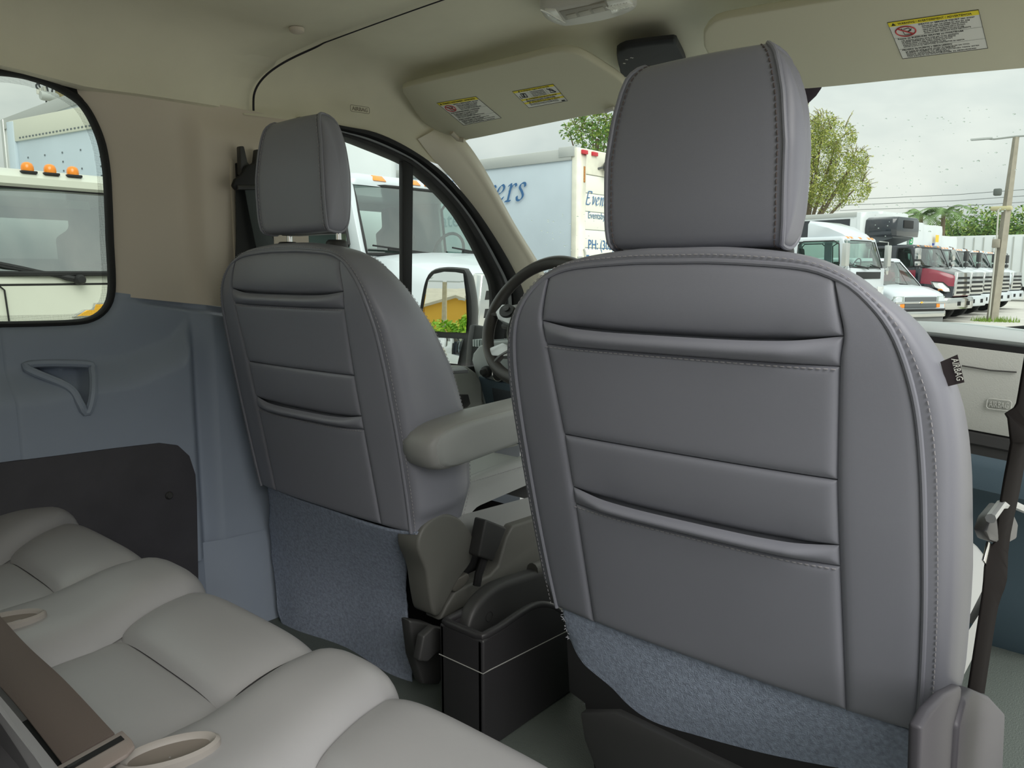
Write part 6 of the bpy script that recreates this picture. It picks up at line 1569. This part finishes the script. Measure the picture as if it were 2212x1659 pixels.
for k in range(260):
    a = rnd.uniform(0, 2 * pi); r_ = rnd.uniform(.1, .55) ; x, y = -3.3 + r_ * 1.3 * math.cos(a), 29.3 + r_ * math.sin(a); h = rnd.uniform(.05, .22)
    gt_.add(([(x - .012, y, -.6), (x + .012, y, -.6), (x + rnd.uniform(-.06, .06), y + rnd.uniform(-.05, .05), -.6 + h)], [(0, 1, 2)]))
finish(mesh('grass', gt_.vf, M('weed_green', (120, 150, 60), .9), kind='stuff'), 'green weeds growing round the foot of the lamp post', 'grass')

for k, px in enumerate(([(-16.2748,58,6.0694),(-10.9123,58,6.1091),(-4.4299,58,6.1059)], [(-16.2511,58,5.6863),(-10.8842,58,5.7204),(-4.3973,58,5.7216)], [(-16.2293,58,5.3345),(-10.8561,58,5.3311),(-4.3646,58,5.3367)])):
    a, m_, b_ = [Vector(p) for p in px]
    d = (b_ - a)
    finish(mesh('power_line', tube([a - d * 1.6, a, a + d * .5 - Vector((0, 0, .1)), b_, b_ + d * .8], .022, 5), M('wire_grey', (120, 124, 124), .8)), ('topmost', 'middle', 'lowest')[k] + ' of three power lines crossing the sky beyond the trucks', 'cable')

up_ = empty('utility_pole', (0, 0, 0), 'wooden utility pole with transformers rising above the grey box', 'utility pole')
q = [(-20,7.7732,5.84),(-20,7.7973,4.8223),(-20,7.7579,5.2481),(-20,7.475,5.1478),(-20,7.5534,5.3739),(-20,7.3011,5.2248),(-20,7.2366,5.1613),(-20,7.419,5.3295)]
mesh('pole_shaft', tube([(q[1][0], q[1][1] + .12, -.6), q[1], q[0], (q[0][0], q[0][1] - .03, 8.5)], [.20, .145, .13, .12], 10), WOOD, up_)
mesh('transformer', lathe([(.0, -.2), (.10, -.2), (.11, -.15), (.11, .15), (.08, .19), (0, .2)], 14, (q[3][0] + .1, q[3][1], q[3][2]), 'y'), M('transformer_grey', (168, 172, 168), .5), up_)
mesh('transformer_arm', tube([q[3], q[2]], .05, 6), M('transformer_grey', (168, 172, 168), .5), up_)
for px in ([(-20,7.2683,5.1877),(-20,7.2669,5.2928)], [(-20,7.3212,5.2282),(-20,7.3197,5.3335)], [(-20,7.4148,5.2758),(-20,7.403,5.3797)]):
    mesh('insulator', tube(px, .04, 8), M('insulator_grey', (190, 190, 180), .4), up_)
for px in ([(-20,7.2669,5.2928),(-20,7.2337,5.3712),(-20,7.2997,5.4564),(-20,7.4141,5.519)], [(-20,7.3197,5.3335),(-20,7.2963,5.4137),(-20,7.382,5.4921),(-20,7.4352,5.5333)], [(-20,7.4335,5.5119),(-20,7.4631,5.3795),(-20,7.4835,5.2556)], [(-20,7.5841,5.507),(-20,7.5842,5.3792),(-20,7.5654,5.2694)], [(-20,7.424,5.1394),(-20,7.4273,4.9271),(-20,7.4305,4.5854)], [(-20,7.4937,5.1296),(-20,7.5151,4.8872),(-20,7.5744,4.6059)], [(-20,7.5758,5.143),(-20,7.5974,4.8999),(-20,7.6262,4.6133)]):
    mesh('drop_cable', tube(spline(px, 14), .022, 5), M('cable_dark', (70, 74, 76), .8), up_)

cp = empty('concrete_pole', (0, 0, 0), 'slim concrete pole standing behind the driver headrest, left of the near truck', 'pole')
q = [(-5.6,4.9658,1.3164)][0]
mesh('pole_shaft', tube([(q[0], q[1], -.6), (q[0], q[1], 5)], [.075, .06], 8), M('pole_tan', (176, 164, 138), .9, None, (6, .1)), cp)
mesh('pole_conduit', tube([(q[0] + .05, q[1] - .075, -.6), (q[0] + .05, q[1] - .065, 5)], .016, 6), M('conduit_white', (190, 190, 180), .5), cp)

# foliage
def leaves(centres, n, size, seed, mat2=None, flat=.6, droop=0.):
    rnd = random.Random(seed); V = []; F = []; I = []
    tot = sum(r_ ** 2 for c, r_ in centres)
    for ci, (c, r_) in enumerate(centres):
        for k in range(int(n * r_ ** 2 / tot)):
            while True:
                d = Vector((rnd.uniform(-1, 1), rnd.uniform(-1, 1), rnd.uniform(-1, 1)))
                if .05 < d.length < 1: break
            p = Vector(c) + d.normalized() * r_ * (d.length ** .45) * Vector((1, 1, flat)).length / 1.5
            p = Vector(c) + Vector((d.x, d.y, d.z * flat)).normalized() * r_ * d.length ** .4 if True else p
            s = size * rnd.uniform(.6, 1.4)
            a = Vector((rnd.gauss(0, 1), rnd.gauss(0, 1), rnd.gauss(0, .7) - droop)).normalized(); b = a.orthogonal().normalized(); b = (b * math.cos(k) + a.cross(b) * math.sin(k))
            i = len(V); V += [p - a * s, p + b * s * .35, p + a * s, p - b * s * .35]; F.append((i, i + 1, i + 2, i + 3)); I.append(0 if rnd.random() < .6 else 1)
    return V, F, I
def leafmat(nm, rgb):
    m = M(nm, rgb, .7)
    return m
LG1, LG2 = leafmat('leaf_olive', (132, 146, 66)), leafmat('leaf_yellow_green', (176, 178, 92))
LD1, LD2 = leafmat('leaf_green', (82, 118, 50)), leafmat('leaf_light_green', (128, 150, 66))
BARK = M('bark', (110, 98, 80), .95)
def tree(nm, label, base, crowns, n, size, seed, mats, trunk_r=.2, droop=0., twigs=None):
    root = empty(nm, base, label, 'tree')
    c0 = Vector(crowns[0][0])
    tr_ = MB().add(tube([base, (Vector(base) + c0) / 2 + Vector((.1, 0, 0)), c0], [trunk_r, trunk_r * .7, trunk_r * .4], 8))
    for c, r_ in crowns[1:]: tr_.add(tube([(Vector(base) + c0) / 2 + Vector((.1, 0, .2)), Vector(c)], [trunk_r * .4, trunk_r * .12], 5))
    mesh('trunk', tr_.vf, BARK, root, kind='stuff')
    V, F, I = leaves(crowns, n, size, seed, droop=droop)
    if twigs:
        tw_ = MB(); rnd = random.Random(seed)
        for k in range(twigs):
            c, r_ = rnd.choice(crowns); d = Vector((rnd.gauss(0, 1), rnd.gauss(0, .6), abs(rnd.gauss(0, .8)))).normalized()
            a = Vector(c) + d * r_ * .7; e = Vector(c) + d * r_ * rnd.uniform(1.1, 1.45) + Vector((rnd.uniform(-.2, .2), 0, rnd.uniform(-.1, .3)))
            tw_.add(tube([a, (a + e) / 2 + Vector((0, 0, .08)), e], [.02, .014, .006], 4))
            for q_ in range(16):
                f = rnd.random(); p = a.lerp(e, f); s = size * rnd.uniform(.4, .9); aa = (d + Vector((rnd.gauss(0, .7), rnd.gauss(0, .7), rnd.gauss(0, .7)))).normalized(); bb = aa.orthogonal().normalized()
                i = len(V); V += [p, p + aa * s + bb * s * .3, p + aa * 2 * s, p + aa * s - bb * s * .3]; F.append((i, i + 1, i + 2, i + 3)); I.append(1)
        mesh('twigs', tw_.vf, BARK, root, kind='stuff')
    mesh('foliage', (V, F, I), None, root, smooth=0, kind='stuff', mats=mats)
    return root
t1c = [(-14.2683,42,5.5526),(-15.3385,42,7.0793),(-13.8755,42,7.1792),(-12.7365,42,7.7604),(-12.1796,42,6.0983),(-13.0397,42,4.9962),(-11.7819,42,5.1476),(-14.6564,42,8.2021),(-15.7463,42,5.1665),(-13.4852,42,8.6512),(-11.7609,42,6.6349)]
tree('feathery_tree', 'feathery olive green tree beyond the trucks, right of the large headrest', (-14.2, 42, -.6), [(c, r_) for c, r_ in zip(t1c, (1.4, 1.6, 1.3, .9, .9, 1.0, .8, 1.1, 1.4, .6, .6))], 30000, .062, 4, [LG1, LG2], .3, .7, twigs=170)
t2c = [(-16.7293,26,6.1692),(-17.5108,26,6.5201),(-16.3053,26,6.558),(-15.8587,26,5.5576),(-15.0465,26,6.1585),(-18.0808,26,6.5842),(-16.9611,26,6.8622)]
tree('leafy_tree', 'sparse leafy tree showing above the lettered box truck', (-17.0, 26, -.6), [(c, r_) for c, r_ in zip(t2c, (.8, .6, .8, 1.1, 1.2, .4, .5))], 2600, .09, 6, [LD1, LD2], .2, 0., twigs=60)
hed = [(-13.2037,74,3.5897),(-11.8728,74,3.9327),(-10.544,74,3.8194),(-9.088,74,3.6679),(-7.6913,74,3.738),(-6.1675,74,3.5878),(-14.5729,74,3.2367)]
for k, (c, r_, lab) in enumerate(zip(hed, (2.2, 2.6, 2.3, 2.6, 2.4, 2.4, 1.9), ('tree left of the lamp post in the far green belt', 'tallest tree of the far green belt, left of the lamp post', 'tree right behind the lamp post in the far green belt', 'tree right of the lamp post in the far green belt', 'tree at the right edge in the far green belt', 'tree beyond the right edge of the far green belt', 'low tree behind the white boxes, start of the far green belt'))):
    c = Vector(c); tree('green_tree', 'bushy green ' + lab, (c.x, 74, -.6), [(c, r_), (c + Vector((-1.3, 0, -.9)), r_ * .8), (c + Vector((1.2, 0, -1.0)), r_ * .8), (c + Vector((.2, -.5, -2.4)), r_ * .9)], 5200, .17, 20 + k, [LD1, LD2], .25, twigs=14)
def palm(label, top, n, seed):
    root = empty('palm_tree', (top[0], top[1], -.6), label, 'palm tree'); rnd = random.Random(seed); t_ = Vector(top)
    mesh('trunk', tube([(top[0] + .3, top[1], -.6), (top[0] + .1, top[1], top[2] * .5), top], [.22, .17, .14], 8), BARK, root)
    for k in range(n):
        a = 2 * pi * k / n + rnd.uniform(-.2, .2); L = rnd.uniform(2.0, 2.7); up0 = rnd.uniform(.25, 1.25)
        h = Vector((math.cos(a), math.sin(a), 0)); P = []
        for i in range(11):
            f = i / 10; P.append(t_ + h * L * f * math.cos(up0 * .6) + Vector((0, 0, L * (math.sin(up0) * f - .85 * f * f))))
        mb_ = MB().add(tube(P, [.03 * (1 - .8 * i / 10) for i in range(11)], 4))
        for i in range(1, 11):
            tn = (P[i] - P[i - 1]).normalized(); sd = tn.cross(Vector((0, 0, 1))).normalized()
            for s in (1, -1):
                for j in (0, .5):
                    p = P[i - 1].lerp(P[i], j); l_ = .55 * (1 - .6 * abs(i / 10 - .4)); e = p + sd * s * l_ + tn * l_ * .7 - Vector((0, 0, .22 * l_ + .05))
                    mb_.add(([p + tn * .05, e, p - tn * .05], [(0, 1, 2)]))
        mesh('frond', mb_.vf, leafmat('palm_green', (104, 132, 76)), root, smooth=0)
pq = [(-14.0119,66,5.2846),(-12.505,66,5.3854)]
palm('left one of the two palms above the white boxes', pq[0], 13, 1)
palm('right one of the two palms above the white boxes', pq[1], 13, 2)

# long white trailer closing the row at the right
tr_ = empty('trailer', (-6.5, 52, -.6), 'long white trailer at the far end of the truck row', 'trailer')
tb = mesh('trailer_box', box(-13, -1.5, 50, 52.5, .2, 3.0), BOXW, tr_, bevel=.03)
for k in range(24): mesh('side_rib', box(-12.8 + k * .47, -12.74 + k * .47, 49.97, 50.0, .3, 2.9), ALU, tb)
for x in (-12, -11, -2.6):
    w_ = mesh('wheel', lathe([(.25, -.15), (.45, -.15), (.5, -.1), (.5, .1), (.45, .15), (.25, .15)], 20, (x, 50.3, -.1), 'y'), TYRE, tr_)
mesh('trailer_chassis', box(-13, -1.5, 50.6, 51.9, -.1, .2), BLACKM, tr_)

# ------------------------------------------------------------------ what the wing mirror looks back at
hs_ = empty('house', (-2, -40, -.6), 'yellow house with grey tiled roof, seen in the wing mirror', 'house')
YW = M('wall_yellow', (226, 176, 70), .9)
ROOFM = M('roof_tile', (186, 178, 160), .9, (3, .6, .05), (2, .08))
mesh('house_wall', box(-14, 8, -50, -40, -.6, 1.8), YW, hs_)
mesh('roof', loft([[(-14.6, -39.3, 1.7), (-14.6, -45, 3.0), (-14.6, -50.7, 1.7)], [(8.6, -39.3, 1.7), (8.6, -45, 3.0), (8.6, -50.7, 1.7)]]), ROOFM, hs_, smooth=0)
mesh('gable_wall', prism([(-2.6, -38.6, -.6), (.8, -38.6, -.6), (.8, -38.6, 1.7), (-.9, -38.6, 2.2), (-2.6, -38.6, 1.7)], (0, -1.4, 0)), YW, hs_)
mesh('gable_roof', prism([(-3.0, -38.3, 1.55), (-.9, -38.3, 2.2), (1.2, -38.3, 1.55), (1.2, -38.3, 1.7), (-.9, -38.3, 2.36), (-3.0, -38.3, 1.7)], (0, -5, 0)), ROOFM, hs_)
mesh('house_window', box(-6.5, -4.5, -40.03, -39.98, .3, 1.7), INTD, hs_)
bh = [(-.4, -33), (.5, -33.5), (-1.5, -33.4), (1.6, -33)]
tree('garden_shrub', 'bright green shrub before the yellow house, seen in the wing mirror', (0, -33, -.6), [(Vector((x, y, .1)), .9) for x, y in bh] + [(Vector((.1, -33, .7)), .7)], 5200, .14, 31, [leafmat('leaf_bright', (120, 170, 40)), leafmat('leaf_bright_light', (170, 200, 60))], .1)
for lab, x, y, h in (('tan lamp post in front of the yellow house, seen in the wing mirror', -1.5, -37, 3.0), ('thinner tan lamp post beside the green shrub, seen in the wing mirror', .6, -36, 2.0)):
    r_ = empty('lamp_post', (x, y, -.6), lab, 'lamp post')
    mesh('post', tube([(x, y, -.6), (x, y, h)], [.16, .12], 8), M('pole_tan', (176, 164, 138), .9, None, (6, .1)), r_)
    for s in (1, -1): mesh('lamp_head', loft([[(x + s * d, y + w, h + z) for w, z in ((-.1, 0), (.1, 0), (.06, .06), (-.06, .06))] for d in (.1, .7, 1.3)]), M('arm_grey', (150, 154, 150), .5), r_)
for lab, X, Y in (('white truck parked behind the van, first in the wide angle mirror', -3.9, -9.5), ('white truck parked behind the van, second in the wide angle mirror', -3.9, -13), ('white truck parked behind the van, third in the wide angle mirror', -3.9, -17)):
    c_ = copy_tree(row[0]); c_['label'] = lab; c_.location = (X, Y, -.6); c_.rotation_euler = (0, 0, 0)
